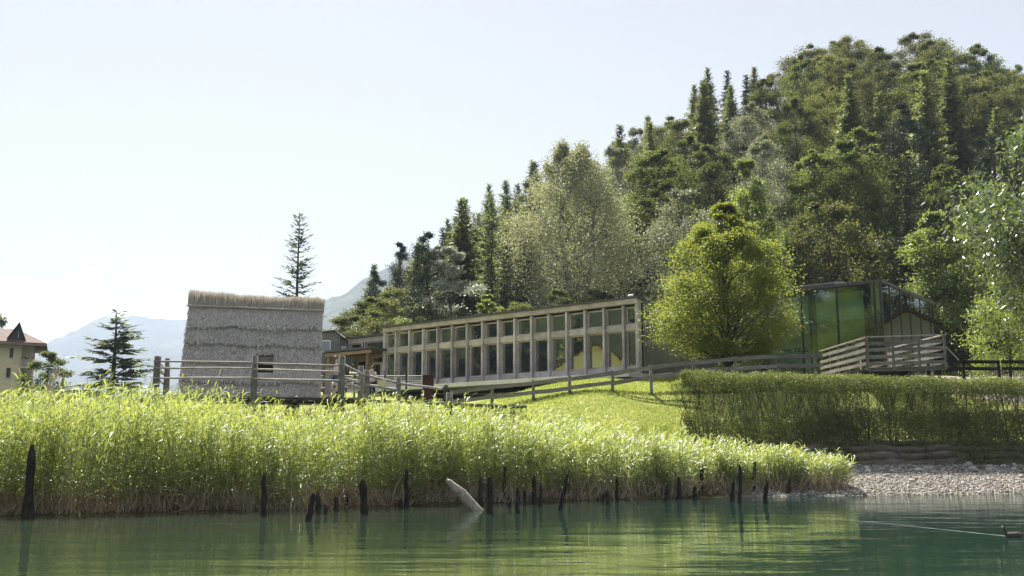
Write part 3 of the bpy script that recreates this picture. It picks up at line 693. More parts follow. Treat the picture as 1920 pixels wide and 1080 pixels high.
# rough grass at the foot of the hedge and where lawn meets reeds
n_ = 16000
X = rs.uniform(-3, 8.5, n_); sg = 5.5 + rs.rand(n_) * 4.5; Y = shore(X) + sg; p0 = np.stack([X, Y, ground(X, Y)], -1)
up = unit(np.stack([.15 + rs.randn(n_) * .4, rs.randn(n_) * .4, np.ones(n_)], -1)); L = (.15 + .35 * rs.rand(n_))[:, None]; p1 = p0 + up * L * .6; p2 = p1 + unit(up + rs.randn(n_, 3) * .5) * L * .4
v = ribbons(p0, p1, p2, unit(rs.randn(n_, 3) * np.array([1, .5, .2])), .012 + .012 * rs.rand(n_), rs.rand(n_))
tag(link('rough_grass', nmesh('rough_grass', v[0], v[1], v[2], M['grass'], v[3])), kind='stuff', label='rough tall grass between the reeds and the mown lawn')

n_ = 5200  # uncut grass; its dark leaf colour paints the shadow line below the fence
X = rs.uniform(-5, 16, n_); Y = 49.9 + .12 * rs.randn(n_); p0 = np.stack([X, Y, ground(X, Y)], -1)
up = unit(np.stack([rs.randn(n_) * .5, rs.randn(n_) * .5, np.ones(n_)], -1)); L = (.06 + .16 * rs.rand(n_))[:, None]; p1 = p0 + up * L * .6; p2 = p1 + unit(up + rs.randn(n_, 3) * .5) * L * .4
v = ribbons(p0, p1, p2, unit(rs.randn(n_, 3) * np.array([1, .5, .2])), .014 + .012 * rs.rand(n_), rs.rand(n_))
tag(link('uncut_grass', nmesh('uncut_grass', v[0], v[1], v[2], M['leaf_broad'], v[3])), kind='stuff', label='dark uncut grass left standing under the lawn fence')

# ---- hedge
def hline(t):  # centre line of the hedge, t in 0..1
    return np.stack([7.35 + t * 20.5, 43.3 + t * 3.2], -1)
he = empty('hedge', (7.3, 43.3, gz(7.3, 43.3)), 0, 'long clipped hedge with bare stems showing light, on the bank above the beach', 'hedge')
hb = np.array([7.3, 43.3, gz(7.3, 43.3)])
hn = unit(np.array([[-3.2, 20.5, 0]]))[0]; hd = unit(np.array([[20.5, 3.2, 0]]))[0]
def hz_bot(t): c = hline(t); return np.full(len(t), 1.75)
n1 = 60000
def hcloud(n, tz, spread, off, size, keepfn=None):
    t = rs.rand(n); z = tz(n); c = hline(t); top = 4.98 - .28 * t + .12 * np.sin(t * 37) * .4 + .10 * (fbm(t * 60, t * 0, 1, 1, 2) - .5)
    b = hz_bot(t); P = np.stack([c[:, 0], c[:, 1], b + (top - b) * z], -1)
    edge_in = np.minimum(1, t * 20.5 / .5)
    P = P + hn * ((rs.rand(n) * 2 - 1) * spread * edge_in + off)[:, None] + rs.randn(n, 3) * .05
    if keepfn is not None: k = keepfn(t, z); P = P[k]
    m_ = len(P); L = size * (.7 + .6 * rs.rand(m_))
    return leafquads(P, unit(rs.randn(m_, 3) + np.array([0, 0, .25])), unit(rs.randn(m_, 3)), L, L * .5, rs)
gapn = lambda t, z: fbm(t * 55, z * 4, 6.2, 1, 2)
L_ = [hcloud(64000, lambda n: 1 - rs.rand(n) ** 1.2 * .22, .62, 0, .085),
      hcloud(60000, lambda n: .30 + rs.rand(n) * .52, .5, 0, .085, lambda t, z: gapn(t, z) > .50 + .10 * np.sin(z * 3.1) - .10 * (t > .28)),
      hcloud(70000, lambda n: rs.rand(n) ** .9 * .52, .55, -.35, .10, lambda t, z: z < .22 + .34 * fbm(t * 18, z * 0, 3.3, 1, 2) + .22 * (t > .3))]
V, Q, T, t = join([(v, q, None, ti) for v, q, ti in L_])
link('foliage', nmesh('foliage', V - hb, Q, None, M['hedge'], t), he)
hw = MB(); hr_ = random.Random(3)
for i in range(150):
    t = (i + hr_.random()) / 150; c = hline(np.array([t]))[0]; b = float(hz_bot(np.array([t]))[0]); o = hr_.uniform(-.25, .25)
    p = np.array([c[0], c[1], b - .1]) + hn * o - hb; x1 = hr_.gauss(0, .12); x2 = hr_.gauss(0, .25)
    hw.tube([tuple(p), tuple(p + hd * x1 + np.array([0, 0, 1.2])), tuple(p + hd * x2 + np.array([0, 0, 2.1])), tuple(p + hd * x2 * 1.6 + np.array([0, 0, 3.0]))], [.026, .018, .011, .006], 5)
    for k in range(5):
        z = hr_.uniform(.7, 2.3); q0 = p + hd * x2 * z / 3 + np.array([0, 0, z]); hw.tube([tuple(q0), tuple(q0 + hd * hr_.uniform(-.4, .4) + hn * hr_.uniform(-.3, .3) + np.array([0, 0, hr_.uniform(.35, .9)]))], [.012, .005], 3, cap=False)
ho = hw.build('stems', M['bark'], he, True, kind='stuff')
# ================================================================== buildings
M['timber'] = wood('timber', (.56, .525, .54), (.76, .72, .73), (3, 3, 1), .8, .2, .72)
M['timber_h'] = wood('timber_h', (.58, .52, .50), (.78, .72, .70), (1, 3, 8), .8, .2, .72)
M['frame_wood'] = wood('frame_wood', (.60, .52, .42), (.74, .66, .55), (3, 3, 3), .6, .3, .8)
M['grey_wood'] = wood('grey_wood', (.26, .245, .225), (.42, .40, .37), (1.2, 8, 8), .85, .2, .6)
M['pole_wood'] = wood('pole_wood', (.48, .43, .40), (.66, .61, .57), (1, 6, 6), .7, .4, .6)
M['post_wood'] = wood('post_wood', (.24, .235, .20), (.40, .385, .34), (7, 7, 1.2), .85, .2, .5)
M['stake_wood'] = wood('stake_wood', (.035, .03, .026), (.10, .085, .07), (8, 8, 1.5), .9, .2, .4)
M['drift_wood'] = wood('drift_wood', (.42, .36, .30), (.62, .56, .50), (10, 10, 2), .85, .2, .3)
M['red_wood'] = wood('red_wood', (.34, .22, .14), (.48, .33, .22), (2, 2, 9), .7, .3, .7)
M['dark_clad'] = wood('dark_clad', (.17, .175, .19), (.27, .275, .29), (1, 1, 14), .6, .5, .7)
M['end_clad'] = wood('end_clad', (.22, .22, .23), (.36, .355, .36), (1, 1, 14), .55, .5, .7)
M['concrete'] = plain('concrete', (.68, .68, .70), .85, .2, .2, 1.5)
M['roof_metal'] = plain('roof_metal', (.07, .068, .065), .45, .5, .2)
M['dark_metal'] = plain('dark_metal', (.025, .03, .03), .4, .5, .1)
M['steel'] = plain('steel', (.30, .30, .30), .4, .5, .1, 3, .6)
M['corten'] = plain('corten', (.10, .045, .03), .9, .15, .45, 6)
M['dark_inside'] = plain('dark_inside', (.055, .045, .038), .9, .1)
M['white_paint'] = plain('white_paint', (.75, .74, .72), .6, .3, .06)
M['yellow_wall'] = plain('yellow_wall', (.90, .77, .48), .9, .1, .08, .8)
M['cream_wall'] = plain('cream_wall', (.84, .76, .56), .9, .1, .08, .8)
M['tile_roof'] = plain('tile_roof', (.17, .125, .11), .85, .2, .35, 1.2)
M['dark_shutter'] = plain('dark_shutter', (.045, .04, .04), .6, .3)
M['red_flower'] = plain('red_flower', (.30, .05, .05), .8, .1)
def glassmat(name, tint, refl, rcol=(.9, .95, .92), rough=.004):
    m, n, l, out = newmat(name)
    t = n.new('ShaderNodeBsdfTransparent'); t.inputs[0].default_value = (*tint, 1)
    g = n.new('ShaderNodeBsdfGlossy'); g.inputs['Roughness'].default_value = rough; g.inputs[0].default_value = (*rcol, 1)
    tcx = coords(n, l, (1, 1, 1), 'Object'); nn = noise(n, l, tcx, .8, 2); l.new(bump(n, l, nn, .06, .05), g.inputs['Normal'])
    fr = n.new('ShaderNodeFresnel'); fr.inputs['IOR'].default_value = 1.5
    mr = n.new('ShaderNodeMapRange'); l.new(fr.outputs[0], mr.inputs[0]); mr.inputs[1].default_value = .04; mr.inputs[3].default_value = refl
    mx = n.new('ShaderNodeMixShader'); l.new(mr.outputs[0], mx.inputs[0]); l.new(t.outputs[0], mx.inputs[1]); l.new(g.outputs[0], mx.inputs[2])
    l.new(mx.outputs[0], out.inputs[0]); return m
M['window_glass'] = glassmat('window_glass', (.45, .5, .46), .52)
M['green_glass'] = glassmat('green_glass', (.84, .96, .89), .12)
M['dark_glass'] = glassmat('dark_glass', (.25, .28, .27), .18)

# ------------------------------------------------------------ long museum
uA = Vector((XR(-1196, 845), 1.0, 0)).normalized()            # along the front, receding to the left
uB = Vector((-uA.y, uA.x, 0)) * -1                             # into the depth
if uB.y < 0: uB = -uB
O1 = W(1203, 702, 58)
rzM = math.atan2(-uA.y, -uA.x)
def tA(px, O, ax=None, py=650):
    ax = ax or uA; r = XR(px, py); return (r * O.y - O.x) / (ax.x - r * ax.y)
mus = empty('museum_building', O1, rzM, 'long timber museum hall with two rows of tall windows between wooden posts', 'museum building')
zb = O1.z
def hA(px, py, O=None):            # height above base for a pixel on the front plane
    O = O or O1; t = tA(px, O, None, py); return W(px, py, O.y + uA.y * t).z - O.z
zt = hA(1203, 556); zf = hA(1190, 570); wt = hA(1186, 575); wb_ = hA(1186, 608); lt = hA(1186, 620); lb_ = hA(1186, 687)
print('museum heights', zt, zf, wt, wb_, lt, lb_)
Lm = tA(722, O1)
posts = [tA(p, O1) for p in (746.3, 772.6, 798.2, 824.9, 852.6, 880.4, 910.4, 940.5, 970.7, 1002.2, 1035.3, 1068.7, 1101.9, 1138.1, 1173.7)]
posts = list(np.linspace(posts[0], posts[-1], 15))
D = 8.2; ct = .24                                             # depth, corner post width
xs = [-Lm + ct] + [-p for p in posts] + [-ct]
# posts
for x in xs[1:-1]:
    MB().box((x, -.13, (zf - .12) / 2 - .04), (.145, .30, zf + .04)).build('post', M['timber'], mus)
for x in (-Lm + ct / 2, -ct / 2):
    MB().box((x, -.06, zf / 2 - .04), (ct, .30, zf + .08)).build('corner_post', M['timber'], mus)
def frame(x0, x1, z0, z1, name, glass, parent, y=.05, fw=.07, fm='frame_wood'):
    m_ = MB(); g = .006
    m_.box(((x0 + x1) / 2, y, z1 - fw / 2), (x1 - x0, .10, fw)); m_.box(((x0 + x1) / 2, y, z0 + fw / 2), (x1 - x0, .10, fw))
    m_.box((x0 + fw / 2, y, (z0 + z1) / 2), (fw, .098, z1 - z0 - 2 * fw)); m_.box((x1 - fw / 2, y, (z0 + z1) / 2), (fw, .098, z1 - z0 - 2 * fw))
    o = m_.build(name, M[fm], parent)
    MB().box(((x0 + x1) / 2, y + .01, (z0 + z1) / 2), (x1 - x0 - 2 * fw + g, .02, z1 - z0 - 2 * fw + g)).build('pane', M[glass], o)
    return o
for i in range(len(xs) - 1):
    a, b = xs[i] + (.085 if i else 0), xs[i + 1] - (.085 if i < len(xs) - 2 else 0)
    frame(a + .01, b - .01, wb_, wt, 'window', 'window_glass', mus); frame(a + .01, b - .01, lb_, lt, 'window', 'window_glass', mus)
    MB().box(((a + b) / 2, -.03, (wb_ + lt) / 2), (b - a, .20, wb_ - lt - .01)).build('beam', M['timber_h'], mus)
    MB().box(((a + b) / 2, -.02, (.06 + lb_) / 2), (b - a, .16, lb_ - .07)).build('sill_beam', M['timber_h'], mus)
MB().box((-Lm / 2, -.10, (zf + zt - .1) / 2), (Lm, .40, zt - .1 - zf)).build('fascia', M['timber_h'], mus)
rf = MB(); dz = -.35
rf.poly([(-Lm - .15, -.42, zt - .1), (.12, -.42, zt - .1), (.12, D, zt - .1 + dz), (-Lm - .15, D, zt - .1 + dz), (-Lm - .15, -.42, zt + .02), (.12, -.42, zt + .02), (.12, D, zt + .02 + dz), (-Lm - .15, D, zt + .02 + dz)],
        [(3, 2, 1, 0), (4, 5, 6, 7), (0, 1, 5, 4), (1, 2, 6, 5), (2, 3, 7, 6), (3, 0, 4, 7)])
rf.build('roof', M['roof_metal'], mus)
sk = MB(); 
for k in range(int(zt / .14)):
    z = .04 + k * .14; zz = min(zt - .16 + 0, z + .13)
    sk.box((-.0 + .03, D / 2 + .1, (z + zz) / 2), (.05, D - .2, zz - z), ry=.06)
sk.build('cladding', M['end_clad'], mus, kind='stuff')
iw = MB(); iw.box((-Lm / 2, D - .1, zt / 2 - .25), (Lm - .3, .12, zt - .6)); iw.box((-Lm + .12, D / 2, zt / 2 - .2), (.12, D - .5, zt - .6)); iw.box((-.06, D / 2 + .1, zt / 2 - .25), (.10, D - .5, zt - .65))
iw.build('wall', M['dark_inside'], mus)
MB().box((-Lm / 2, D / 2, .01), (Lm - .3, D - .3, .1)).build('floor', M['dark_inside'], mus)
# display cases inside
for (xx, yy, h, c) in ((-16.5, 2.5, 1.2, 'frame_wood'), (-13.2, 2.0, 1.6, 'red_wood'), (-11, 3, 1.0, 'white_paint'), (-7.5, 2.2, 1.3, 'frame_wood')):
    dc = empty('display_case', O1 + (-uA) * xx + uB * yy + Vector((0, 0, .06)), rzM, 'display case standing inside the museum behind window ' + ('far left', 'left of centre', 'at the centre', 'right of centre')[[-16.5, -13.2, -11, -7.5].index(xx)], 'display case', 'display cases inside the museum')
    MB().box((0, 0, .4), (1.0, .6, .8)).build('base', M[c], dc); MB().box((0, 0, .8 + (h - .8) / 2 + .25), (.94, .54, h - .8 + .5)).build('glass_cover', M['dark_glass'], dc)
# concrete terrace under the posts
tag(MB().box((0, 0, -.13), (Lm + 2.2, 2.3, .26)).build('concrete_terrace', M['concrete'], None, loc=O1 + uA * (Lm / 2 + .6) + uB * -.9, rot=(0, 0, rzM)), 'pale concrete terrace strip along the foot of the long museum', 'terrace')
# small floodlight on the roof edge
fl = empty('floodlight', O1 + uA * 1.0 + uB * .5 + Vector((0, 0, zt)), rzM, 'small white floodlight on the roof edge at the right end of the museum', 'floodlight')
MB().tube([(0, 0, 0), (0, 0, .15)], .02, 6).build('bracket', M['steel'], fl); MB().box((0, 0, .2), (.34, .12, .16), rx=.4).build('lamp_head', M['white_paint'], fl)

# ------------------------------------------------------------ wooden entrance annexe
O2 = O1 + uA * (Lm + .02) + uB * .6; L2 = tA(655, O2)
an = empty('entrance_annexe', O2, rzM, 'low wooden entrance wing with projecting canopy at the left end of the museum', 'building')
def h2(px, py): t = tA(px, O2, None, py); return W(px, py, O2.y + uA.y * t).z - O2.z
z2 = h2(690, 632); cz = h2(685, 662)
MB().box((-L2 / 2, 3, z2 + .05), (L2 + .3, 6.6, .14)).build('roof', M['roof_metal'], an)
MB().box((-L2 / 2, 0, z2 - .22), (L2, .25, .36)).build('fascia', M['timber_h'], an)
for x in (-L2 + .12, -L2 * .66, -L2 * .60, -.1): MB().box((x, .0, (cz + z2 - .4) / 2), (.16, .22, z2 - .4 - cz)).build('post', M['timber'], an)
frame(-L2 + .22, -L2 * .66 - .1, cz + .1, z2 - .42, 'window', 'dark_glass', an, .05, .06); frame(-L2 * .6 + .1, -.2, cz + .1, z2 - .42, 'window', 'dark_glass', an, .05, .06)
cp = MB(); cp.box((-L2 / 2 + .1, -1.1, cz - .02), (L2 + .6, 2.4, .16), rx=-.06).build('canopy', M['roof_metal'], an)
MB().box((-L2 / 2 + .1, -2.18, cz - .22), (L2 + .4, .10, .22)).build('canopy_beam', M['red_wood'], an)
MB().box((-L2 / 2, .55, cz / 2 - .1), (L2, .12, cz)).build('wall', M['red_wood'], an)
for x in (-L2 + .1, -L2 * .62, -.25): MB().box((x, -2.0, cz / 2 - .2), (.18, .18, cz - .1)).build('canopy_post', M['red_wood'], an)
frame(-L2 * .52, -.4, cz - .75, cz - .3, 'window', 'dark_glass', an, .44, .05)
for k in range(2):
    a = -L2 * .52 + k * (L2 * .52 - .4) / 2; frame(a + .02, a + (L2 * .52 - .4) / 2 - .02, .02, cz - .8, 'glazed_door', 'dark_glass', an, .42, .09, 'white_paint')
frame(-L2 * .9, -L2 * .68, .5, cz - .5, 'window', 'dark_glass', an, .44, .06)
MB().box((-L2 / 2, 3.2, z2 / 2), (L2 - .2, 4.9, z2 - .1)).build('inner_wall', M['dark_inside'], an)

# dark clad wing further left
O3 = O2 + uA * (L2 + .05) + uB * -.9
X0 = XR(585, 640) * O3.y; w3 = O3.x - X0 + .2; z3 = W(620, 625, O3.y).z - O3.z
wing = empty('clad_wing', (O3.x - w3, O3.y, O3.z), 0.0, 'dark grey timber clad wing with low pitched roof beside the entrance canopy', 'building')
def x3(px): return XR(px, 640) * O3.y - (O3.x - w3)
def h3(py): return W(630, py, O3.y).z - O3.z
pk = x3(628); sk = MB(); z = -1.0
wx0, wx1, wz0, wz1 = x3(600), x3(621), h3(661), h3(638)
while z < h3(624):
    zz = z + .15; top = lambda x: h3(627) + (h3(621) - h3(627)) * (x / pk) if x < pk else h3(621) - (h3(621) - h3(632)) * ((x - pk) / (w3 - pk))
    segs = [(0, w3)]
    if zz > wz0 - .05 and z < wz1 + .05: segs = [(0, wx0 - .06), (wx1 + .06, w3)]
    for a, b in segs:
        if b - a < .05: continue
        # trim to the pitched roof
        if zz > top(b): b2 = a; 
        else: b2 = b
        if b2 > a: sk.box(((a + b2) / 2, .0, z + .07), (b2 - a, .05, .135), rx=-.05)
    z = zz
sk.build('cladding', M['dark_clad'], wing, kind='stuff')
MB().poly([(0, .06, -1), (w3, .06, -1), (w3, .06, h3(632) - .02), (pk, .06, h3(621) - .02), (0, .06, h3(627) - .02), (0, 6, -1), (w3, 6, -1), (w3, 6, h3(632) - .02), (pk, 6, h3(621) - .02), (0, 6, h3(627) - .02)],
          [(0, 1, 2, 3, 4), (9, 8, 7, 6, 5), (0, 5, 6, 1), (1, 6, 7, 2), (4, 3, 8, 9), (0, 4, 9, 5), (2, 7, 8, 3)]).build('wall', M['dark_clad'], wing)
t_ = .1
MB().poly([(-.15, -.15, h3(627)), (pk, -.15, h3(621)), (w3 + .1, -.15, h3(632)), (-.15, 6.1, h3(627)), (pk, 6.1, h3(621)), (w3 + .1, 6.1, h3(632)),
           (-.15, -.15, h3(627) + t_), (pk, -.15, h3(621) + t_), (w3 + .1, -.15, h3(632) + t_), (-.15, 6.1, h3(627) + t_), (pk, 6.1, h3(621) + t_), (w3 + .1, 6.1, h3(632) + t_)],
          [(6, 7, 10, 9), (7, 8, 11, 10), (0, 1, 7, 6), (1, 2, 8, 7), (0, 6, 9, 3), (2, 5, 11, 8), (1, 0, 3, 4), (2, 1, 4, 5), (3, 9, 10, 4), (4, 10, 11, 5)]).build('roof', M['roof_metal'], wing)
frame(wx0, wx1, wz0, wz1, 'window', 'dark_glass', wing, -.02, .09, 'white_paint')
MB().box(((x3(640) + x3(650)) / 2, -.07, (h3(664) + h3(649)) / 2), (x3(650) - x3(640), .06, h3(649) - h3(664))).build('vent_panel', M['steel'], wing)

# ------------------------------------------------------------ glass pavilion
O4 = W(1660, 690, 58); O4.z = 5.75
gp = empty('glass_pavilion', O4, rzM, 'glass walled pavilion with slim dark columns behind the timber balcony', 'pavilion')
def t4(px): return tA(px, O4, None, 600)
def tB(px): r = XR(px, 600); return (r * O4.y - O4.x) / (uB.x - r * uB.y)
zr = W(1660, 526, 58).z - O4.z
L4 = t4(1300); DB = tB(1750); zrB = W(1750, 568, O4.y + uB.y * DB).z - O4.z
print('pavilion', L4, DB, zr, zrB)
mull = [t4(p) for p in (1642, 1571, 1503.7)]; stp = (mull[2] - mull[0]) / 2
tt = mull[0]; ml = [0.0]
while tt < L4: ml.append(tt); tt += stp
ml.append(L4)
def roofz(y): return zr + (zrB - zr) * y / DB
for i, t in enumerate(ml): MB().box((-t, 0, (zr - .12) / 2), (.10 if i else .12, .14, zr - .12)).build('mullion', M['dark_metal'], gp)
for a, b in zip(ml[:-1], ml[1:]):
    MB().box((-(a + b) / 2, .02, (zr - .16) / 2), (b - a - .1, .025, zr - .18)).build('pane', M['green_glass'], gp)
bm = [tB(p) for p in (1670, 1689, 1707, 1726, 1744)] + [DB]
for t in bm: MB().box((0, t, (roofz(t) - .12) / 2), (.12, .07, roofz(t) - .12)).build('mullion', M['dark_metal'], gp)
for a, b in zip([0.07] + bm[:-1], bm):
    za, zb2 = roofz(a) - .14, roofz(b) - .14
    MB().poly([(.0, a + .03, .02), (.0, b - .04, .02), (.0, b - .04, zb2), (.0, a + .03, za), (.025, a + .03, .02), (.025, b - .04, .02), (.025, b - .04, zb2), (.025, a + .03, za)],
              [(3, 2, 1, 0), (4, 5, 6, 7), (0, 1, 5, 4), (1, 2, 6, 5), (2, 3, 7, 6), (3, 0, 4, 7)]).build('pane', M['green_glass'], gp)
MB().poly([(-L4, -.12, zr - .11), (.14, -.12, zr - .11), (.14, DB + .1, zrB - .11), (-L4, DB + .1, zrB - .11), (-L4, -.12, zr + .06), (.14, -.12, zr + .06), (.14, DB + .1, zrB + .06), (-L4, DB + .1, zrB + .06)],
        [(3, 2, 1, 0), (4, 5, 6, 7), (0, 1, 5, 4), (1, 2, 6, 5), (2, 3, 7, 6), (3, 0, 4, 7)]).build('roof', M['roof_metal'], gp)
MB().box((-L4 / 2, DB / 2, -.1), (L4, DB, .22)).build('floor', M['concrete'], gp)
# translucent green and ochre sheets, added to glow like backlit rear windows
def transl(name, c, tc_, mixf=.55):
    m, n, l, out = newmat(name); v = coords(n, l, (1, 1, 1)); g = noise(n, l, v, .9, 4)
    cc = mixrgb(n, l, 1, c, ramp(n, l, g, [(.35, (.75, .75, .75)), (.65, (1, 1, 1))]), 'MULTIPLY')
    d = n.new('ShaderNodeBsdfDiffuse'); l.new(cc, d.inputs[0]); t = n.new('ShaderNodeBsdfTranslucent'); t.inputs[0].default_value = (*tc_, 1)
    mx = n.new('ShaderNodeMixShader'); mx.inputs[0].default_value = mixf; l.new(d.outputs[0], mx.inputs[1]); l.new(t.outputs[0], mx.inputs[2]); l.new(mx.outputs[0], out.inputs[0]); return m
M['blind'] = transl('blind', (.74, .90, .80), (.7, .88, .78), .3); M['ochre_blind'] = transl('ochre_blind', (.68, .62, .38), (.6, .55, .32), .3)
yb = 1.7
MB().box((-L4 / 2 - .6, yb, zr * .82), (L4 - 1.5, .04, zr * .30)).build('roller_blind', M['blind'], gp)
MB().box((-L4 / 2 - .6, yb + .05, zr * .535), (L4 - 1.5, .04, zr * .27)).build('curtain', M['ochre_blind'], gp)
MB().box((-L4 / 2 - .6, yb + .12, zr * .19), (L4 - 1.5, .08, zr * .33)).build('partition', M['timber_h'], gp)
for t in (.9, 4.4, 7.8): MB().box((-t - .2, .7, zr / 2 - .1), (.34, .34, zr - .3)).build('column', M['dark_metal'], gp)
for k, (x, y, w, h) in enumerate(((-2.2, 1.15, 1.3, 1.5), (-4.1, 1.25, 1.0, 2.0), (-6.8, 1.1, 1.1, 1.4))):
    MB().box((x, y, h / 2 + .01), (w, .5, h)).build('display_stand', M[('red_wood', 'dark_inside', 'timber')[k]], gp)
# roof unit
ru = empty('roof_unit', O4 + uA * t4(1515) + uB * 2.2 + Vector((0, 0, zr + .05)), rzM, 'grey louvred unit lying on the flat roof of the glass pavilion', 'roof unit')
MB().box((0, 0, .22), (3.4, 1.6, .40)).build('casing', M['steel'], ru)
MB().box((-.2, -.83, .22), (2.8, .05, .26)).build('louvre', M['roof_metal'], ru)
# dark glazed link between hall and pavilion
O5 = O4 + uA * (L4 + .1) + uB * .4; L5 = max(2.5, t4(1235) - L4)
lk = empty('glazed_link', O5, rzM, 'low dark glazed passage linking the museum hall and the glass pavilion behind the beech', 'building')
MB().box((-L5 / 2, 2, 3.3), (L5, 4.2, .25)).build('roof', M['roof_metal'], lk)
for k in range(4): MB().box((-.05 - k * (L5 - .1) / 3, 0, 1.58), (.09, .12, 3.16)).build('mullion', M['dark_metal'], lk)
for k in range(3): MB().box((-.05 - (k + .5) * (L5 - .1) / 3, .02, 1.56), ((L5 - .1) / 3 - .1, .02, 3.1)).build('pane', M['dark_glass'], lk)
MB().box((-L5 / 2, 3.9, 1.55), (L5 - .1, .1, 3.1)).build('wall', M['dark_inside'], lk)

# ------------------------------------------------------------ timber balcony in front of the pavilion
A0 = W(1625, 632, 50.0); B0 = W(1770, 627, 48.9); zR = A0.z; zD = W(1625, 690, 50).z
dAB = (B0 - A0); dAB.z = 0; LB = dAB.length; rzB = math.atan2(dAB.y, dAB.x)
bal = empty('timber_balcony', (A0.x, A0.y, zD), rzB, 'weathered timber balcony with horizontal board railing in front of the glass pavilion', 'balcony')
hr2 = random.Random(8); HR = zR - zD
def railing(P0, P1, nposts, nb, parent, endpost=True, pw=.12):
    P0 = Vector(P0); P1 = Vector(P1)
    for i in range(nposts + 1):
        if i == nposts and not endpost: break
        p = P0.lerp(P1, i / nposts); MB().box((p.x, p.y, HR / 2 - .08), (pw, pw, HR + .1)).build('post', M['post_wood'], parent)
    dd = (P1 - P0).normalized(); inn = Vector((-dd.y, dd.x, 0)) * .085
    for k in range(nb):
        z = .05 + (HR - .2) * (k + .3) / nb + .07
        for i in range(nposts):
            a = P0.lerp(P1, i / nposts) + inn; b = P0.lerp(P1, (i + 1) / nposts) + inn
            j = hr2.uniform(-.012, .012)
            MB().bar(a + dd * .005 + Vector((0, 0, z + j)), b - dd * .005 + Vector((0, 0, z + hr2.uniform(-.012, .012))), .035, .17, .006, 0, hr2).build('board', M['grey_wood'], parent)
    MB().bar(P0 - dd * .1 + Vector((0, 0, HR)), P1 + dd * .1 + Vector((0, 0, HR)), .18, .05).build('handrail', M['timber_h'], parent)
SD = 7.0; sdir_ = Matrix.Rotation(-rzB, 3, 'Z') @ Vector((XR(1540, 658) * 57 - A0.x, 7.0, 0))
railing((0, 0, 0), (LB, 0, 0), 3, 4, bal)
railing((0, 0, 0), sdir_, 5, 4, bal, True, .10)
railing((LB + .0, .14, 0), (LB + sdir_.x, sdir_.y, 0), 5, 4, bal, True, .10)
for k in range(26):
    y = .1 + k * .27; off = sdir_ * (y / sdir_.y)
    MB().box((LB / 2 + off.x, y, .0 + .0), (LB - .06, .25, .04)).build('deck_board', M['grey_wood'], bal)
for x in (.3, LB / 2, LB - .3):
    MB().box((x, .5, -.55), (.16, .16, 1.0)).build('support_post', M['stake_wood'], bal)
    MB().box((x, 3.4, -.12), (.12, 6.6, .18)).build('joist', M['stake_wood'], bal)
MB().box((LB / 2, .12, -.10), (LB, .08, .16)).build('edge_beam', M['grey_wood'], bal)
# stair handrail seen through the boards
sh = empty('wooden_stair', (A0.x + 1.6, A0.y + 5.6, zD + .02), rzB + .1, 'wooden stair with pale slanted handrails seen through the balcony railing', 'stair')
MB().bar((0, 0, .3), (2.6, .2, 1.15), .06, .09).build('handrail', M['frame_wood'], sh); MB().bar((0, .9, .25), (2.6, 1.1, 1.1), .06, .09).build('handrail', M['frame_wood'], sh)
for k in range(7): MB().box((.2 + k * .35, .5, .06 + k * .1), (.33, .9, .05)).build('step', M['frame_wood'], sh)
for x in (0, 2.6): MB().box((x, .05 + x * .06, .55), (.08, .08, 1.1)).build('post', M['frame_wood'], sh)

# metal stair railing going down to the right of the balcony
s0 = W(1772, 648, 50.5); s1 = W(1822, 700, 54)
mr = empty('metal_railing', (s0.x, s0.y, s0.z - 1.0), 0, 'thin dark metal railing sloping down beside the balcony', 'railing')
dv = s1 - s0
MB().tube([(0, 0, 1.0), tuple(dv + Vector((0, 0, 1.0)))], .03, 6).build('handrail', M['steel'], mr)
for k in range(15):
    q = dv * (k / 14); MB().tube([tuple(q + Vector((0, 0, .08))), tuple(q + Vector((0, 0, 1.0)))], .022 if k % 7 == 0 else .010, 5).build('baluster', M['dark_metal'], mr)
MB().tube([(0, 0, .1), tuple(dv + Vector((0, 0, .1)))], .015, 5).build('bottom_rail', M['dark_metal'], mr)
# pale picket fence far right under the trees
pf = empty('picket_fence', (XR(1835, 690) * 62, 62, gz(XR(1835, 690) * 62, 62)), 0, 'low pale picket fence in the shade under the trees at the right edge', 'fence')
for k in range(34): MB().box((k * .14, 0, .45), (.05, .02, .9)).build('picket', M['timber'], pf)
for z in (.25, .75): MB().box((2.3, .03, z), (4.8, .03, .06)).build('rail', M['timber'], pf)

# ------------------------------------------------------------ yellow house on the left and the one reflected in the glass
def yellow_house(loc, rz, label, full=False):
    h = empty('yellow_house', loc, rz, label, 'house'); return h
YH = 140.0
def xh(px): return XR(px, 660) * YH
def zh(py): return W(40, py, YH).z
g0 = gz(xh(30), YH); hx = Vector((xh(62), YH, g0))
yh = yellow_house(hx, R(24), 'yellow rendered house with brown overhanging roof and balcony at the left edge')
ze = zh(641) - g0
def lx_(px): return (xh(px) - hx.x) * .9
def lz_(py): return zh(py) - g0
WL = 14.0
wallm = MB()
xb0 = lx_(41)          # recessed balcony bay at the right corner
wallm.box(((-WL + xb0) / 2, 5, ze / 2), (WL + xb0, 10, ze))
wallm.box((xb0 / 2, 6, ze / 2), (-xb0, 8.0, ze - .01))
wallm.build('wall', M['yellow_wall'], yh)
ov = 1.7
def slab(m_, pts, t=.25):
    up = [(p[0], p[1], p[2] + t) for p in pts]; n = len(pts)
    m_.poly(list(pts) + up, [tuple(range(n))[::-1], tuple(range(n, 2 * n))] + [(i, (i + 1) % n, n + (i + 1) % n, n + i) for i in range(n)])
rm = MB(); rp = ze + 2.0
slab(rm, [(-WL - 2, -ov, ze - .3), (ov, -ov, ze - .55), (-2.5, 5, rp), (-WL - 2, 5, rp)]); slab(rm, [(ov, 12, ze - .55), (-WL - 2, 12, ze - .3), (-WL - 2, 5, rp), (-2.5, 5, rp)])
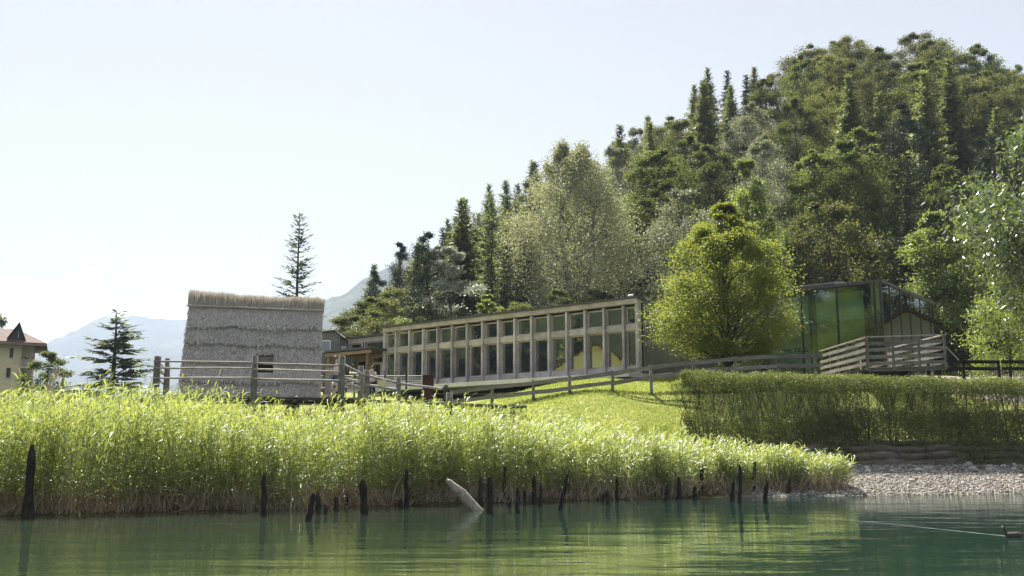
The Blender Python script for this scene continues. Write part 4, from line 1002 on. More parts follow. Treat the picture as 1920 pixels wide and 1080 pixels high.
slab(rm, [(ov, -ov, ze - .55), (ov, 12, ze - .55), (-2.5, 5, rp)])
ro = rm.build('roof', M['tile_roof'], yh)
MB().bar((-WL - 2, -ov - .04, ze - .32), (ov, -ov - .04, ze - .57), .10, .30).build('eave_board', M['red_wood'], ro)
# dormer with triangular glazing facing right-front
dx0, dx1, dxp = lx_(18), lx_(46), lx_(33); dzb = lz_(633); dzp = lz_(609)
dm = MB(); dm.poly([(dx0, -.6, dzb - .2), (dx1, -.6, dzb - .9), (dxp, -.6, dzp), (dx0, 3.5, dzb), (dx1, 3.5, dzb), (dxp, 5, dzp)], [(0, 1, 2), (5, 4, 3), (0, 2, 5, 3), (1, 4, 5, 2)])
do = dm.build('dormer', M['dark_shutter'], yh)
dr = MB(); slab(dr, [(dx0 - .4, -1.2, dzb - .5), (dxp, -1.2, dzp), (dxp, 6, dzp), (dx0 - .4, 6, dzb - .5)], .2); slab(dr, [(dxp, -1.2, dzp + .02), (dx1 + .3, -1.2, dzb - 1.3), (dx1 + .3, 6, dzb - 1.3), (dxp, 6, dzp + .02)], .2)
dr.build('dormer_roof', M['tile_roof'], do)
MB().poly([(dx0 + .9, -.66, dzb), (dxp + .05, -.66, dzb - .3), (dxp - .1, -.66, dzp - .7)], [(0, 1, 2)]).build('pane', M['dark_glass'], do)
def hwin(x0, x1, zlo, zhi, parent, y=-.04):
    w = MB().box(((x0 + x1) / 2, y, (zlo + zhi) / 2), (x1 - x0, .08, zhi - zlo)).build('window', M['dark_shutter'], parent)
    MB().box(((x0 + x1) / 2, y - .06, zlo - .06), (x1 - x0 + .2, .16, .08)).build('sill', M['white_paint'], w)
for (a, b, c, d_) in ((18.5, 25, 672, 654.5), (15.2, 22.6, 709, 691), (-8, -1, 672, 654.5), (-12, -4, 709, 691)): hwin(lx_(a), lx_(b), lz_(c), lz_(d_), yh)
frame(lx_(45), lx_(51.5), lz_(675), lz_(660), 'balcony_door', 'dark_glass', yh, 1.9, .18, 'white_paint')
frame(lx_(43), lx_(48.5), lz_(719), lz_(697), 'balcony_door', 'dark_glass', yh, 1.9, .18, 'dark_shutter')
for (py, xr_) in ((688, 76), (728, 76)):
    b_ = MB().box(((xb0 + lx_(xr_)) / 2, .6, lz_(py) - .1), (lx_(xr_) - xb0, 2.6, .22)).build('balcony', M['white_paint'], yh)
    for k in range(12): MB().box((xb0 + k * (-xb0) / 11, -.62, lz_(py) + .55), (.05, .05, 1.0)).build('baluster', M['steel'], b_)
    MB().box((xb0 / 2, -.62, lz_(py) + 1.08), (-xb0 + .1, .10, .07)).build('handrail', M['steel'], b_)
    fm_ = MB(); r9 = random.Random(2)
    for k in range(18): fm_.ell((xb0 + r9.random() * -xb0, -.7 + r9.uniform(-.1, .1), lz_(py) + 1.2 + r9.uniform(-.15, .15)), (.11, .11, .09), 5, 3)
    fm_.build('flowers', M['red_flower'], b_, kind='stuff')
MB().box((xb0 / 2, .3, lz_(650)), (-xb0, 1.8, .12), rx=.15).build('awning', M['steel'], yh)
MB().box((-.1, .0, ze / 2), (.22, .22, ze - .2)).build('balcony_post', M['timber'], yh)

# lakeside house to the left, outside the frame: what the right-hand museum windows mirror
vq = (Vector((XR(1110, 660), 1, 0)) * 60); nrm = -uB; dd_ = Vector((XR(1110, 660), 1, 0)).normalized(); rr_ = dd_ - nrm * 2 * dd_.dot(nrm)
hp = vq + rr_ * 62; gh = gz(hp.x, hp.y)
face = (vq - hp).normalized(); rh = math.atan2(face.y, face.x) + math.pi / 2
def gable_house(loc, rz, w, d, eave, ridge, wallmat, label):
    h = empty('gabled_house', loc, rz, label, 'house')
    MB().poly([(-w / 2, 0, -2), (w / 2, 0, -2), (w / 2, 0, eave), (0, 0, ridge), (-w / 2, 0, eave), (-w / 2, d, -2), (w / 2, d, -2), (w / 2, d, eave), (0, d, ridge), (-w / 2, d, eave)],
              [(0, 1, 2, 3, 4), (9, 8, 7, 6, 5), (0, 5, 6, 1), (1, 6, 7, 2), (2, 7, 8, 3), (3, 8, 9, 4), (4, 9, 5, 0)]).build('wall', M[wallmat], h)
    k = (ridge - eave) / (w / 2); o = 1.3; m_ = MB()
    slab(m_, [(-w / 2 - o, -1.4, eave - o * k + .05), (0, -1.4, ridge + .05), (0, d + 1, ridge + .05), (-w / 2 - o, d + 1, eave - o * k + .05)], .22)
    slab(m_, [(0, -1.4, ridge + .05), (w / 2 + o, -1.4, eave - o * k + .05), (w / 2 + o, d + 1, eave - o * k + .05), (0, d + 1, ridge + .05)], .22)
    m_.build('roof', M['tile_roof'], h)
    for x in (-w / 4, w / 4):
        for z in (eave - 5.4, eave - 2.4):
            if z + 1.4 < eave: hwin(x - .45, x + .45, z, z + 1.4, h)
    MB().box((0, -.7, 3.2), (w * .5, 1.4, .16)).build('balcony', M['white_paint'], h)
    return h
side_ = Vector((-face.y, face.x, 0))
gable_house(Vector((hp.x, hp.y, gh)), rh, 13, 12, 10.6 - gh, 14.6 - gh, 'cream_wall', 'yellow gabled house on the left shore that is mirrored in the right museum windows')
hp2 = hp - side_ * 15 - face * 4
gable_house(Vector((hp2.x, hp2.y, gh)), rh + .1, 11, 12, 9.8 - gh, 13.6 - gh, 'cream_wall', 'second yellow gabled house beside it, mirrored in the museum windows')
# white house to the right of the frame, mirrored in the pavilion's side
v2 = Vector((XR(1705, 600), 1, 0)).normalized(); n2 = -uA; r2_ = v2 - n2 * 2 * v2.dot(n2); pp = Vector((XR(1705, 600) * 61, 61, 0)) + r2_ * 17
g2 = gz(pp.x, pp.y); f2 = (Vector((XR(1705, 600) * 61, 61, 0)) - pp).normalized()
if pp.x / pp.y > .5:
    gable_house(Vector((pp.x, pp.y, g2)), math.atan2(f2.y, f2.x) + math.pi / 2, 8, 7, 4.2, 6.4, 'white_paint', 'white gabled house outside the frame, mirrored in the side of the glass pavilion')

for k_, (f_, s_t) in enumerate(((15, 0), (19, 6), (22, -5), (10, 9))):
    q_ = pp + r2_ * f_ + Vector((-r2_.y, r2_.x, 0)) * -abs(s_t)
    if q_.x / q_.y > .57: tree('broadleaf_tree', P_['broad'][k_ % 3], (q_.x, q_.y, gz(q_.x, q_.y) - .2), k_, .95, 'broadleaf tree outside the frame, mirrored in the side of the glass pavilion', 'trees mirrored in the pavilion side')
# ================================================================== thatched hut on its platform
rd = random.Random(17); rq = np.random.RandomState(23)
PD = Vector((W(296, 742, 36).x, 36.0, W(400, 742, 36.5).z))           # front left corner of the deck
PE = W(641, 742, 37.8); ddk = Vector((PE.x - PD.x, PE.y - PD.y, 0)); LD = ddk.length; rzD = math.atan2(ddk.y, ddk.x)
dk = empty('pile_platform', PD, rzD, 'timber platform on piles carrying the thatched hut above the reeds', 'platform')
DD = 6.2
for k in range(int(DD / .26)):
    MB().box((LD / 2 + .3 + rd.uniform(-.05, .05), .1 + k * .26, -.02 + rd.uniform(-.006, .006)), (LD + .9, .245, .05)).build('deck_plank', M['grey_wood'], dk)
MB().tube([(-.3, .05, -.14), (LD / 2, .03, -.17), (LD + .6, .05, -.14)], .09, 8, wob=.08, rnd=rd).build('edge_log', M['stake_wood'], dk, True)
for i in range(5):
    MB().tube([(i * LD / 4, .3, -.17), (i * LD / 4, DD - .2, -.17)], .09, 7).build('cross_beam', M['stake_wood'], dk, True)
    for y in (.5, 3, 5.7):
        wx = Matrix.Rotation(rzD, 3, 'Z') @ Vector((i * LD / 4, y, 0)) + PD
        MB().tube([(i * LD / 4, y, gz(wx.x, wx.y) - PD.z - .4), (i * LD / 4, y, -.26)], .12, 7).build('pile', M['stake_wood'], dk, True)

M['thatch'] = None
m, n, l, out = newmat('thatch')
v = coords(n, l, (26, 26, 5)); g = noise(n, l, v, 1.6, 5, .7); v2 = coords(n, l, (1, 1, 1)); bl = noise(n, l, v2, 1.1, 4)
at = n.new('ShaderNodeAttribute'); at.attribute_name = 'tint'
c = ramp(n, l, g, [(.30, (.30, .27, .24)), (.5, (.60, .56, .52)), (.68, (.86, .82, .77))])
c = mixrgb(n, l, .6, c, ramp(n, l, bl, [(.3, (.72, .70, .67)), (.7, (1.1, 1.08, 1.04))]), 'MULTIPLY')
principled(n, l, out, c, .9, .1, bump(n, l, g, 1.0, .05)); M['thatch'] = m
M['straw'] = leafmat('straw', (.40, .36, .33), (.88, .84, .78), (.36, .32, .26), tf=.2, gloss=.03, val=.08)
M['straw_pale'] = leafmat('straw_pale', (.52, .47, .37), (.85, .80, .68), (.7, .63, .46), tf=.42, gloss=.06, val=.08)
HL = W(333, 737, 38.6); HRt = W(600, 737, 39.6); HL.z = HRt.z = PD.z + .01
wv = Vector((HRt.x - HL.x, HRt.y - HL.y, 0)); HW = wv.length; rzH = math.atan2(wv.y, wv.x)
hut = empty('thatched_hut', HL, rzH, 'steep reed thatched hut with a small window hatch, standing on the pile platform', 'hut')
HH = W(352, 548, 40).z - PD.z
print('hut', HW, HH)
DH = 3.4
inL, inR = .12, .02               # how much the sides lean in at the top
def edge(z, side):                # x of left / right edge at height fraction
    return (inL * z if side < 0 else HW - inR * z)
def face(u, h, side=-1, off=0.0):  # point on the sloping front (side -1) or back (+1); u 0..1 across, h 0..1 up
    x = edge(h, -1) * (1 - u) + edge(h, 1) * u
    yv = h ** .9 * (DH / 2 - .28)
    y = yv - off if side < 0 else DH - yv + off
    return np.stack([x, y, h * HH * np.ones_like(u)], -1)
winx = ((474 - 333) / 267 * HW + .0, (508 - 333) / 267 * HW - .0); winz = (HH * (737 - 690) / 192, HH * (737 - 657) / 192)
bounds = [0, .195, .36 + .0, .54, .70, .86]
def course(k, h0, h1, side, thick):
    nx, ny = 120, 16
    U, Hh_ = np.meshgrid(np.linspace(0, 1, nx), np.linspace(0, 1, ny))
    low = h0 + (fbm(U * 6, U * 0, k * 3.1, 1, 3) - .5) * .075 * (k > 0) - .03 * (k > 0)
    h = low + (h1 + .05 - low) * Hh_
    off = thick * (1 - Hh_) ** .8 + .05 + (fbm(U * 60, Hh_ * 10 + k * 9, 2, 1, 3) - .5) * .10
    P = face(U, h, side, off)
    # lower edge turned in
    P2 = face(U[0], low[0], side, np.zeros(nx) + .0)
    V = np.concatenate([P2, P.reshape(-1, 3)]); idn = np.arange((ny + 1) * nx).reshape(ny + 1, nx)
    Q = np.stack([idn[:-1, :-1], idn[:-1, 1:], idn[1:, 1:], idn[1:, :-1]], -1).reshape(-1, 4)
    if side < 0:
        cc = V[Q].mean(1); inside = (cc[:, 0] > winx[0]) & (cc[:, 0] < winx[1]) & (cc[:, 2] > winz[0]) & (cc[:, 2] < winz[1]); Q = Q[~inside]
    else: Q = Q[:, ::-1]
    parts = [(V, Q, None, rq.rand(len(V)))]
    # straw ends sticking out over the whole course
    ns = 5200 if side < 0 else 900
    u = rq.rand(ns); q_ = rq.rand(ns); lo = h0 + (fbm(u * 6, u * 0, k * 3.1, 1, 3) - .5) * .075 * (k > 0) - .03 * (k > 0)
    hh = lo + (h1 + .02 - lo) * q_; of = thick * (1 - q_) ** .8 + .06
    C = face(u, hh, side, of); ok = ~((C[:, 0] > winx[0] - .02) & (C[:, 0] < winx[1] + .02) & (C[:, 2] > winz[0]) & (C[:, 2] < winz[1] + .05)) | (side > 0)
    C = C[ok]; m_ = len(C)
    Dn = unit(np.stack([rq.randn(m_) * .35, side * (.45 + .5 * rq.rand(m_)), -1 - .3 * rq.rand(m_)], -1)); Sn = unit(np.cross(Dn, np.array([[0, float(side), .2]]) + rq.randn(m_, 3) * .4))
    v, q, t = leafquads(C, Dn, Sn, .09 + .13 * rq.rand(m_), .018 + .022 * rq.rand(m_), rq)
    parts.append((v, q, None, t))
    V, Q, T, t = join(parts)
    me = nmesh('thatch_course', V, Q, None, M['thatch'], t); me.materials.append(M['straw'])
    mi = np.zeros(len(me.polygons), dtype=np.int32); mi[len(parts[0][1]):] = 1; me.polygons.foreach_set('material_index', mi)
    return link('thatch_course', me, hut)
for k in range(5):
    course(k, bounds[k], bounds[k + 1], -1, .20); course(k, bounds[k], bounds[k + 1], 1, .13)
# straw tufts under the ridge pole; their pale colour paints sunlit patches
ns = 2600; u = np.concatenate([rq.normal(c, .025, ns // 8) for c in (.02, .29, .47, .52, .62, .72, .80, .93)]); u = np.clip(u, .005, .995)
q_ = .80 + .055 * rq.rand(len(u)); C = face(u, q_, -1, .13 + .04 * rq.rand(len(u)))
Dn = unit(np.stack([rq.randn(len(u)) * .25, -.15 - .2 * rq.rand(len(u)), -1 + 0 * u], -1)); v, q, t = leafquads(C, Dn, unit(np.cross(Dn, np.array([[0, -1., 0]]) + rq.randn(len(u), 3) * .2)), .12 + .14 * rq.rand(len(u)), .016 + .01 * rq.rand(len(u)), rq)
link('straw_tufts', nmesh('straw_tufts', v, q, None, M['straw_pale'], t), hut)
# ridge cap: upright straw brush
core = MB(); zt0 = HH * .845; core.box((HW / 2 + (inL - inR) / 2 * .9, DH / 2, (zt0 + HH * .96) / 2), (HW - inL - inR + .06, .62, HH * .96 - zt0)).build('ridge_core', M['thatch'], hut)
nr = 22000; u = rq.rand(nr); sd = np.where(rq.rand(nr) < .5, -1, 1)
P = np.stack([edge(.86, -1) - .05 + u * (edge(.86, 1) - edge(.86, -1) + .12), DH / 2 + sd * (.64 + .05 * rq.rand(nr)), HH * (.835 + .11 * rq.rand(nr))], -1); P[:, 1] -= sd * (P[:, 2] / HH - .835) / .11 * .36
topz = HH * (1.0 - .045 * sstep(.05, .55, u) + .035 * fbm(u * 22, u * 0, 1, 1, 3) + .014 * rq.randn(nr)) - (u * .0)
L = np.maximum(.1, topz - P[:, 2]) * np.where(rq.rand(nr) < .5, 1, rq.rand(nr)); Dn = unit(np.stack([rq.randn(nr) * .07, -sd * .42 + rq.randn(nr) * .08, np.ones(nr)], -1))
Sn = unit(np.cross(Dn, np.stack([rq.randn(nr) * .5, sd * 1., np.zeros(nr)], -1))); v, q, t = leafquads(P, Dn, Sn, L, .018 + .012 * rq.rand(nr), rq)
link('ridge_thatch', nmesh('ridge_thatch', v, q, None, M['straw_pale'], t), hut)
for sgn in (-1, 1):
    MB().tube([(edge(.86, -1) - .08, DH / 2 + sgn * .73, HH * .862), (HW * .3, DH / 2 + sgn * .73, HH * .856), (HW * .62, DH / 2 + sgn * .73, HH * .850), (edge(.86, 1) + .08, DH / 2 + sgn * .73, HH * .845)], .034, 7).build('ridge_pole', M['pole_wood'], hut, True)
# end walls (wattle and thatch) and dark inside
for x, nm in ((0, -1), (1, 1)):
    hs_ = np.linspace(0, .86, 14); m_ = MB(); pts = []
    for h in hs_: pts.append(tuple(face(np.array([float(x)]), np.array([h]), -1, -.02)[0] + np.array([-.0 * nm, 0, 0])))
    for h in hs_[::-1]: pts.append(tuple(face(np.array([float(x)]), np.array([h]), 1, -.02)[0]))
    o = [(p[0] - nm * .14, p[1], p[2]) for p in pts]; o1 = [(p[0] + nm * .02, p[1], p[2]) for p in pts]; n_ = len(pts)
    m_.poly(o1 + o, [tuple(range(n_)), tuple(range(n_, 2 * n_))[::-1]] + [(i, (i + 1) % n_, n_ + (i + 1) % n_, n_ + i) for i in range(n_)])
    m_.build('end_wall', M['thatch'], hut)
xm = (winx[0] + winx[1]) / 2; ww_ = winx[1] - winx[0]; yw = float(face(np.array([.5]), np.array([winz[1] / HH]), -1, 0)[0][1])
wf = MB().box((xm, yw - .02, winz[1] + .0), (ww_ + .1, .30, .10)).build('window', M['red_wood'], hut)
MB().box((xm, yw + .14, winz[1] - .20), (ww_ - .02, .05, .26), rx=.1).build('shutter', M['pole_wood'], wf)
MB().box((xm, yw + .35, (winz[0] + winz[1]) / 2), (ww_ + .3, .04, winz[1] - winz[0] + .3)).build('dark_opening', M['dark_inside'], wf)  # dark sheet behind the hatch paints the shade inside the hut
for sgn in (-1, 1): MB().box((xm + sgn * (ww_ / 2 + .02), yw + .02, (winz[0] + winz[1]) / 2), (.06, .30, winz[1] - winz[0])).build('jamb', M['stake_wood'], wf)

# ---- pole fence round the platform
def top_of(px, py, Y): return W(px, py, Y)
pfn = empty('pole_fence', PD, 0, 'three rail fence of round poles on thick posts round the hut platform', 'fence')
def rpost(p, zt_, r=.11, zb_=-.5, nm='post', par=None, sq=False):
    par = par or pfn; pts = [(p.x, p.y, zb_), (p.x + rd.uniform(-.015, .015), p.y, (zb_ + zt_) / 2), (p.x, p.y, zt_)]
    MB().tube(pts, [r * 1.08, r, r * .96], 9, wob=.05, rnd=rd).build(nm, M['post_wood'], par, True)
def rrail(a, b, r=.034, par=None, mat='pole_wood', nm='rail'):
    par = par or pfn; a = Vector(a); b = Vector(b); pts = [a.lerp(b, t) + Vector((0, 0, rd.uniform(-.012, .012) * (0 < t < 1))) for t in (0, .25, .5, .75, 1)]
    MB().tube(pts, [r, r * 1.04, r * .97, r, r * .93], 8).build(nm, M[mat], par, True)
PA = W(296, 668, 36); PM = W(478, 667, 36.9); PB = W(641, 667, 37.8); PL = W(314, 672, 38.6); PL2 = W(315, 686, 40.6)
loc = lambda p: p - PD
for p, r in ((PA, .125), (PM, .12), (PB, .13)): rpost(loc(p), loc(p).z, r, -.9)
rpost(loc(PL), loc(PL).z, .10, -.5); rpost(loc(PL2), loc(PL2).z, .10, -.5)
def railz(px, py, p): w = W(px, py, p.y); return w.z - PD.z
fy = Vector((0, -.14, 0))
for (ya, ym, ym2, yb_) in ((678, 680, 681.5, 686), (690.3, 691.2, 692.8, 697.8), (709.4, 708.8, 710.5, 714.2)):
    a = loc(PA); b = loc(PM); c = loc(PB)
    rrail(Vector((a.x - .1, a.y, railz(300, ya, PA))) + fy, Vector((b.x, b.y, railz(474, ym, PM))) + fy); rrail(Vector((b.x, b.y, railz(482, ym2, PM))) + fy, Vector((c.x, c.y, railz(640, yb_, PB))) + fy)
    l1 = loc(PL2); rrail(Vector((a.x, a.y + .05, railz(300, ya, PA))), Vector((l1.x, l1.y, railz(300, ya, PA) - .03)))
# back rails behind the hut, seen right of it
PBk = W(610, 712, 42.5); b0 = loc(PBk)
rpost(Vector((b0.x + .6, b0.y, 0)), 1.15, .10, -.4); rpost(Vector((b0.x - 5.5, b0.y, 0)), 1.15, .10, -.4)
for z in (.95, .65, .32): rrail((b0.x - 5.6, b0.y - .12, z), (b0.x + .7, b0.y - .12, z))
# handrail of the ramp going down to the right
rmpf = empty('ramp_railing', PB, 0, 'rough pole railing descending from the platform to the right', 'railing')
C1 = W(677, 686, 39.0) - PB; C2 = W(688, 694, 38.2) - PB; C3 = W(747, 708, 38.6) - PB
def rp2(p, r, zb_): rpost(p, p.z, r, zb_, 'post', rmpf)
rp2(C1, .11, -2.2); rp2(C2, .12, -2.4); rp2(C3, .11, -2.4)
zz = lambda px, py, Y: W(px, py, Y).z - PB.z
rrail((.1, .02, zz(647, 684, 37.8)), (C2.x, C2.y - .1, zz(686, 706, 38.2)), .045, rmpf)
rrail((.1, .02, zz(647, 709, 37.8)), (C1.x, C1.y - .1, zz(672, 716, 39)), .05, rmpf); rrail((.1, .02, zz(647, 716, 37.8)), (C1.x, C1.y - .1, zz(672, 727, 39)), .045, rmpf); rrail((.1, .02, zz(647, 726, 37.8)), (C1.x, C1.y - .1, zz(672, 731, 39)), .05, rmpf)
rrail((C1.x, C1.y + .1, zz(677, 701, 39)), (.0, 2.0, zz(648, 699, 39.8)), .045, rmpf)
rrail((C2.x, C2.y - .12, zz(690, 704, 38.2)), (C3.x, C3.y - .12, zz(744, 719, 38.6)), .05, rmpf); rrail((C2.x, C2.y - .12, zz(692, 722, 38.2)), (C3.x, C3.y - .12, zz(744, 731, 38.6)), .05, rmpf)
C4 = W(842, 736, 40.5) - PB; rp2(C4, .13, -2.6)
rrail((C3.x, C3.y - .12, zz(748, 719, 38.6)), (C4.x - .3, C4.y - .05, zz(810, 728, 40)), .05, rmpf)
# ramp walkway
rw = empty('ramp_walkway', (PB.x, PB.y + 1.0, PD.z - .02), 0, 'plank walkway leading from the hut platform towards the museum', 'walkway')
for k in range(26): MB().box((.2 + k * .27, .8 + k * .06, -.008 * k), (.26, 1.9, .05)).build('plank', M['grey_wood'], rw)
for k in range(4): MB().tube([(.5 + k * 2.0, .6 + k * .4, -3.2), (.5 + k * 2.0, .6 + k * .4, -.1)], .09, 7).build('pile', M['stake_wood'], rw)
# cream notice board on the railing
nb = W(717, 719, 38.35); b_ = empty('notice_board', (nb.x, nb.y, nb.z), 0, 'blank cream notice board fixed to the ramp railing in front of the man', 'notice board')
MB().box((0, -.10, 0), (.33, .03, .33)).build('panel', plain('cream_panel', (.72, .66, .42), .6), b_); MB().box((0, -.07, -.5), (.06, .03, 1.1)).build('backing_post', M['post_wood'], b_)
# carved wooden seat (stump) by the woman
st = W(633, 733, 38.6); sto = empty('carved_stump', (st.x - .05, st.y, PD.z), 0, 'pale carved wooden stump seat with dark hollows beside the woman', 'stump seat')
sm = MB().tube([(0, 0, 0), (.01, 0, .25), (-.02, 0, .5), (.0, 0, .62)], [.20, .17, .18, .17], 12, wob=.1, rnd=rd).build('trunk', M['frame_wood'], sto, True)
MB().ell((.06, -.155, .18), (.07, .05, .10), 8, 6).build('hollow', M['dark_inside'], sto, True); MB().ell((-.04, -.165, .45), (.04, .03, .05), 8, 6).build('hollow', M['dark_inside'], sto, True)  # solid dark blobs paint the shade of hollows on the trunk
wp = W(616, 700, 39.2); wpo = tag(MB().box((0, 0, .62), (.22, .2, 1.25)).build('wooden_post', M['frame_wood'], None, loc=(wp.x, wp.y, PD.z)), 'pale square timber post behind the rails right of the hut', 'post')
# small hut pile/log fragments under the deck: a fallen log in the reeds
sl = W(250, 755, 32); tag(MB().tube([(0, 0, -1.0), (.14, 0, -.4), (.30, 0, .15)], [.06, .055, .045], 7, wob=.1, rnd=rd).build('leaning_pole', M['stake_wood'], None, True, loc=sl), 'thin dark pole leaning right, sticking out of the reeds left of the platform', 'pole')

# ---- split rail fence across the lawn
lf = empty('lawn_fence', (W(1000, 754, 50).x, 50, 0), 0, 'two rail plank fence crossing the lawn in front of the museum', 'fence')
FX = lf.location.x
pxs = [(923, 721, 751), (1000, 713, 754), (1068, 704.5, 745.5), (1148, 695, 733), (1220.3, 684, 723.5), (1300, 674, 712), (1378.7, 667.5, 706), (1455, 663, 702), (1526, 662, 701)]
fp = []
for (px, a, b) in pxs:
    T_ = W(px, a, 50); B_ = W(px, b, 50); fp.append((T_.x - FX, T_.z, min(B_.z, gz(T_.x, 50)) - .15))
fp.insert(0, (W(846, 731, 50).x - FX, W(846, 731, 50).z, W(846, 760, 50).z - .3))
for (x, zt_, zb_) in fp:
    MB().box((x, 0, (zt_ + zb_) / 2), (.15, .14, zt_ - zb_), rz=rd.uniform(-.06, .06), ry=rd.uniform(-.02, .02)).build('post', M['post_wood'], lf)
for (x0, z0, b0_), (x1, z1, b1_) in zip(fp[:-1], fp[1:]):
    for dz_ in (-.16, -.62):
        j0, j1 = rd.uniform(-.03, .03), rd.uniform(-.03, .03)
        mid = ((x0 + x1) / 2, -.12, (z0 + z1) / 2 + dz_ + rd.uniform(-.03, .03))
        m_ = MB(); m_.bar((x0 - .04, -.10, z0 + dz_ + j0), mid, .05, .20, .008, 0, rd); m_.bar(mid, (x1 - .01, -.10, z1 + dz_ + j1), .05, .19, .008, 0, rd)
        m_.build('rail', M['grey_wood'], lf)
xe = fp[-1][0]
for dz_ in (-.16, -.62): MB().bar((xe, -.10, fp[-1][1] + dz_), (W(1541, 666, 50).x - FX, -.1, fp[-1][1] + dz_ + .01), .05, .19).build('rail', M['grey_wood'], lf)
# right fence
r0 = W(1805, 676, 50.4); rfn = empty('path_fence', (r0.x, r0.y, 0), 0, 'dark two rail fence along the gravel path at the right edge', 'fence')
for k, px in enumerate((1740, 1805, 1871, 1940)):
    T_ = W(px, 676, 50.4); MB().box((T_.x - r0.x, 0, T_.z - .55), (.13, .13, 1.1)).build('post', M['stake_wood'], rfn)
    if k: 
        for py in (679, 692): z = W(px, py, 50.4).z; MB().bar((T_.x - r0.x - 1.75, -.09, z + rd.uniform(-.02, .02)), (T_.x - r0.x + .02, -.09, z), .05, .17).build('rail', M['stake_wood'], rfn)

# ---- thin cable railing on the museum forecourt
cr = W(600, 706, 52); crl = empty('cable_railing', (cr.x, 52, W(700, 730, 52).z), 0, 'thin cable railing with black posts in front of the museum left end', 'railing')
zc = W(700, 704, 52).z - crl.location.z
for px in (608, 665, 722, 762, 800):
    x = W(px, 705, 52).x - cr.x; MB().box((x, 0, zc / 2 - .3), (.10, .06, zc + .7)).build('post', M['dark_metal'], crl)
for k in range(6): MB().tube([(-.4, 0, zc * (.15 + k * .165)), (W(812, 705, 52).x - cr.x, 0, zc * (.15 + k * .165))], .009 if k < 5 else .02, 4).build('cable', M['steel'], crl)
bx = W(803, 706, 44); bxo = empty('rusty_box', (bx.x, bx.y, gz(bx.x, bx.y)), 0, 'rust brown steel panel box above the reeds left of the lawn fence', 'steel box')
hb_ = bx.z - bxo.location.z; MB().box((0, 0, hb_ / 2), (.47, .4, hb_)).build('body', M['corten'], bxo); MB().box((0, -.03, hb_ + .02), (.50, .44, .04)).build('lid', M['corten'], bxo)
bo = W(836, 720, 44); boo = empty('bollard_light', (bo.x, bo.y, gz(bo.x, bo.y)), 0, 'slim dark bollard on the path edge beside the rusty box', 'bollard')
hb_ = bo.z - boo.location.z; MB().tube([(0, 0, -.2), (0, 0, hb_ - .12)], .08, 8).build('post', M['dark_metal'], boo); MB().ell((0, 0, hb_ - .1), (.11, .11, .10), 8, 6).build('cap', M['post_wood'], boo, True)

# ---- blue sign and pale roof edge behind the reeds at the left
sg = W(232, 736, 42); sgo = empty('blue_sign', (sg.x, sg.y, gz(sg.x, sg.y)), 0, 'square blue road sign with a white triangle, half hidden behind the reeds', 'sign')
hs_ = sg.z - sgo.location.z; MB().tube([(0, .03, 0), (0, .03, hs_ + .1)], .025, 6).build('post', M['steel'], sgo)
MB().box((0, 0, hs_), (.26, .02, .30)).build('panel', plain('sign_blue', (.02, .15, .5), .4), sgo)
MB().poly([(-.08, -.016, hs_ - .08), (.08, -.016, hs_ - .08), (0, -.016, hs_ + .08), (-.08, -.012, hs_ - .08), (.08, -.012, hs_ - .08), (0, -.012, hs_ + .08)], [(0, 1, 2), (5, 4, 3), (0, 3, 4, 1), (1, 4, 5, 2), (2, 5, 3, 0)]).build('white_triangle', M['white_paint'], sgo)
MB().poly([(-.02, -.02, hs_ - .08), (.02, -.02, hs_ - .08), (.02, -.02, hs_ - .01), (-.02, -.02, hs_ - .01)], [(0, 1, 2, 3)]).build('dark_slot', M['dark_metal'], sgo)
cv = W(214, 728, 43); cvo = empty('canopy_roof', (cv.x, cv.y, gz(cv.x, cv.y)), 0, 'thin white curved canopy edge showing above the reeds left of the blue sign', 'canopy')
hc = cv.z - cvo.location.z; cs_ = MB(); cs_.tube([(-.48, 0, hc - .10), (-.3, 0, hc + .02), (.1, 0, hc + .03), (.55, 0, hc - .03)], .03, 6); cs_.build('edge_tube', M['white_paint'], cvo, True)
for x in (-.3, .45): MB().tube([(x, 0, 0), (x, 0, hc)], .025, 6).build('leg', M['steel'], cvo)

# ================================================================== shore: ledge, stones, gravel
bk = empty('bank_ledge', (15, 43, 1), 0, 'layered ledge of long stone slabs under the hedge', 'retaining wall')
def bankpt(x): return float(BANKY(x))
for row, (z, th_, dy_) in enumerate(((1.02, .30, .0), (1.36, .26, .12), (1.66, .24, .30), (1.92, .2, .55))):
    x = 8.0 + row * .35
    while x < 29:
        L = rd.uniform(1.6, 3.4); m_ = MB(); pts = []; n_ = 7
        for i in range(n_):
            xx = x + (L - .04) * i / (n_ - 1); y = bankpt(xx) + dy_ + rd.uniform(-.07, .07) - .2
            pts.append((xx, y, z + rd.uniform(-.03, .03)))
        V_ = []; 
        for (a, b, c) in pts:
            t1 = th_ / 2 * rd.uniform(.82, 1.05); dpt = .35
            V_ += [(a - 15, b - 43, c - t1 - 1), (a - 15, b - 43 - .06, c - 1), (a - 15, b - 43 + .03, c + t1 - 1), (a - 15, b - 43 + dpt + .4, c + t1 - 1), (a - 15, b - 43 + dpt + .4, c - t1 - 1)]
        f_ = []
        for i in range(n_ - 1):
            for k in range(5): f_.append((i * 5 + k, (i + 1) * 5 + k, (i + 1) * 5 + (k + 1) % 5, i * 5 + (k + 1) % 5)[::-1])
        f_ += [tuple(range(5)), tuple(range((n_ - 1) * 5, n_ * 5))[::-1]]
        m_.poly(V_, f_).build('stone', M.setdefault('ledge', groundmat('ledge', [(.3, (.10, .085, .07)), (.7, (.24, .21, .17))], 1.3, sc2=6, bs=1.0, bd=.05)), bk)
        x += L
M['pebble'] = None
m, n, l, out = newmat('pebble'); at = n.new('ShaderNodeAttribute'); at.attribute_name = 'tint'; oi = n.new('ShaderNodeObjectInfo')
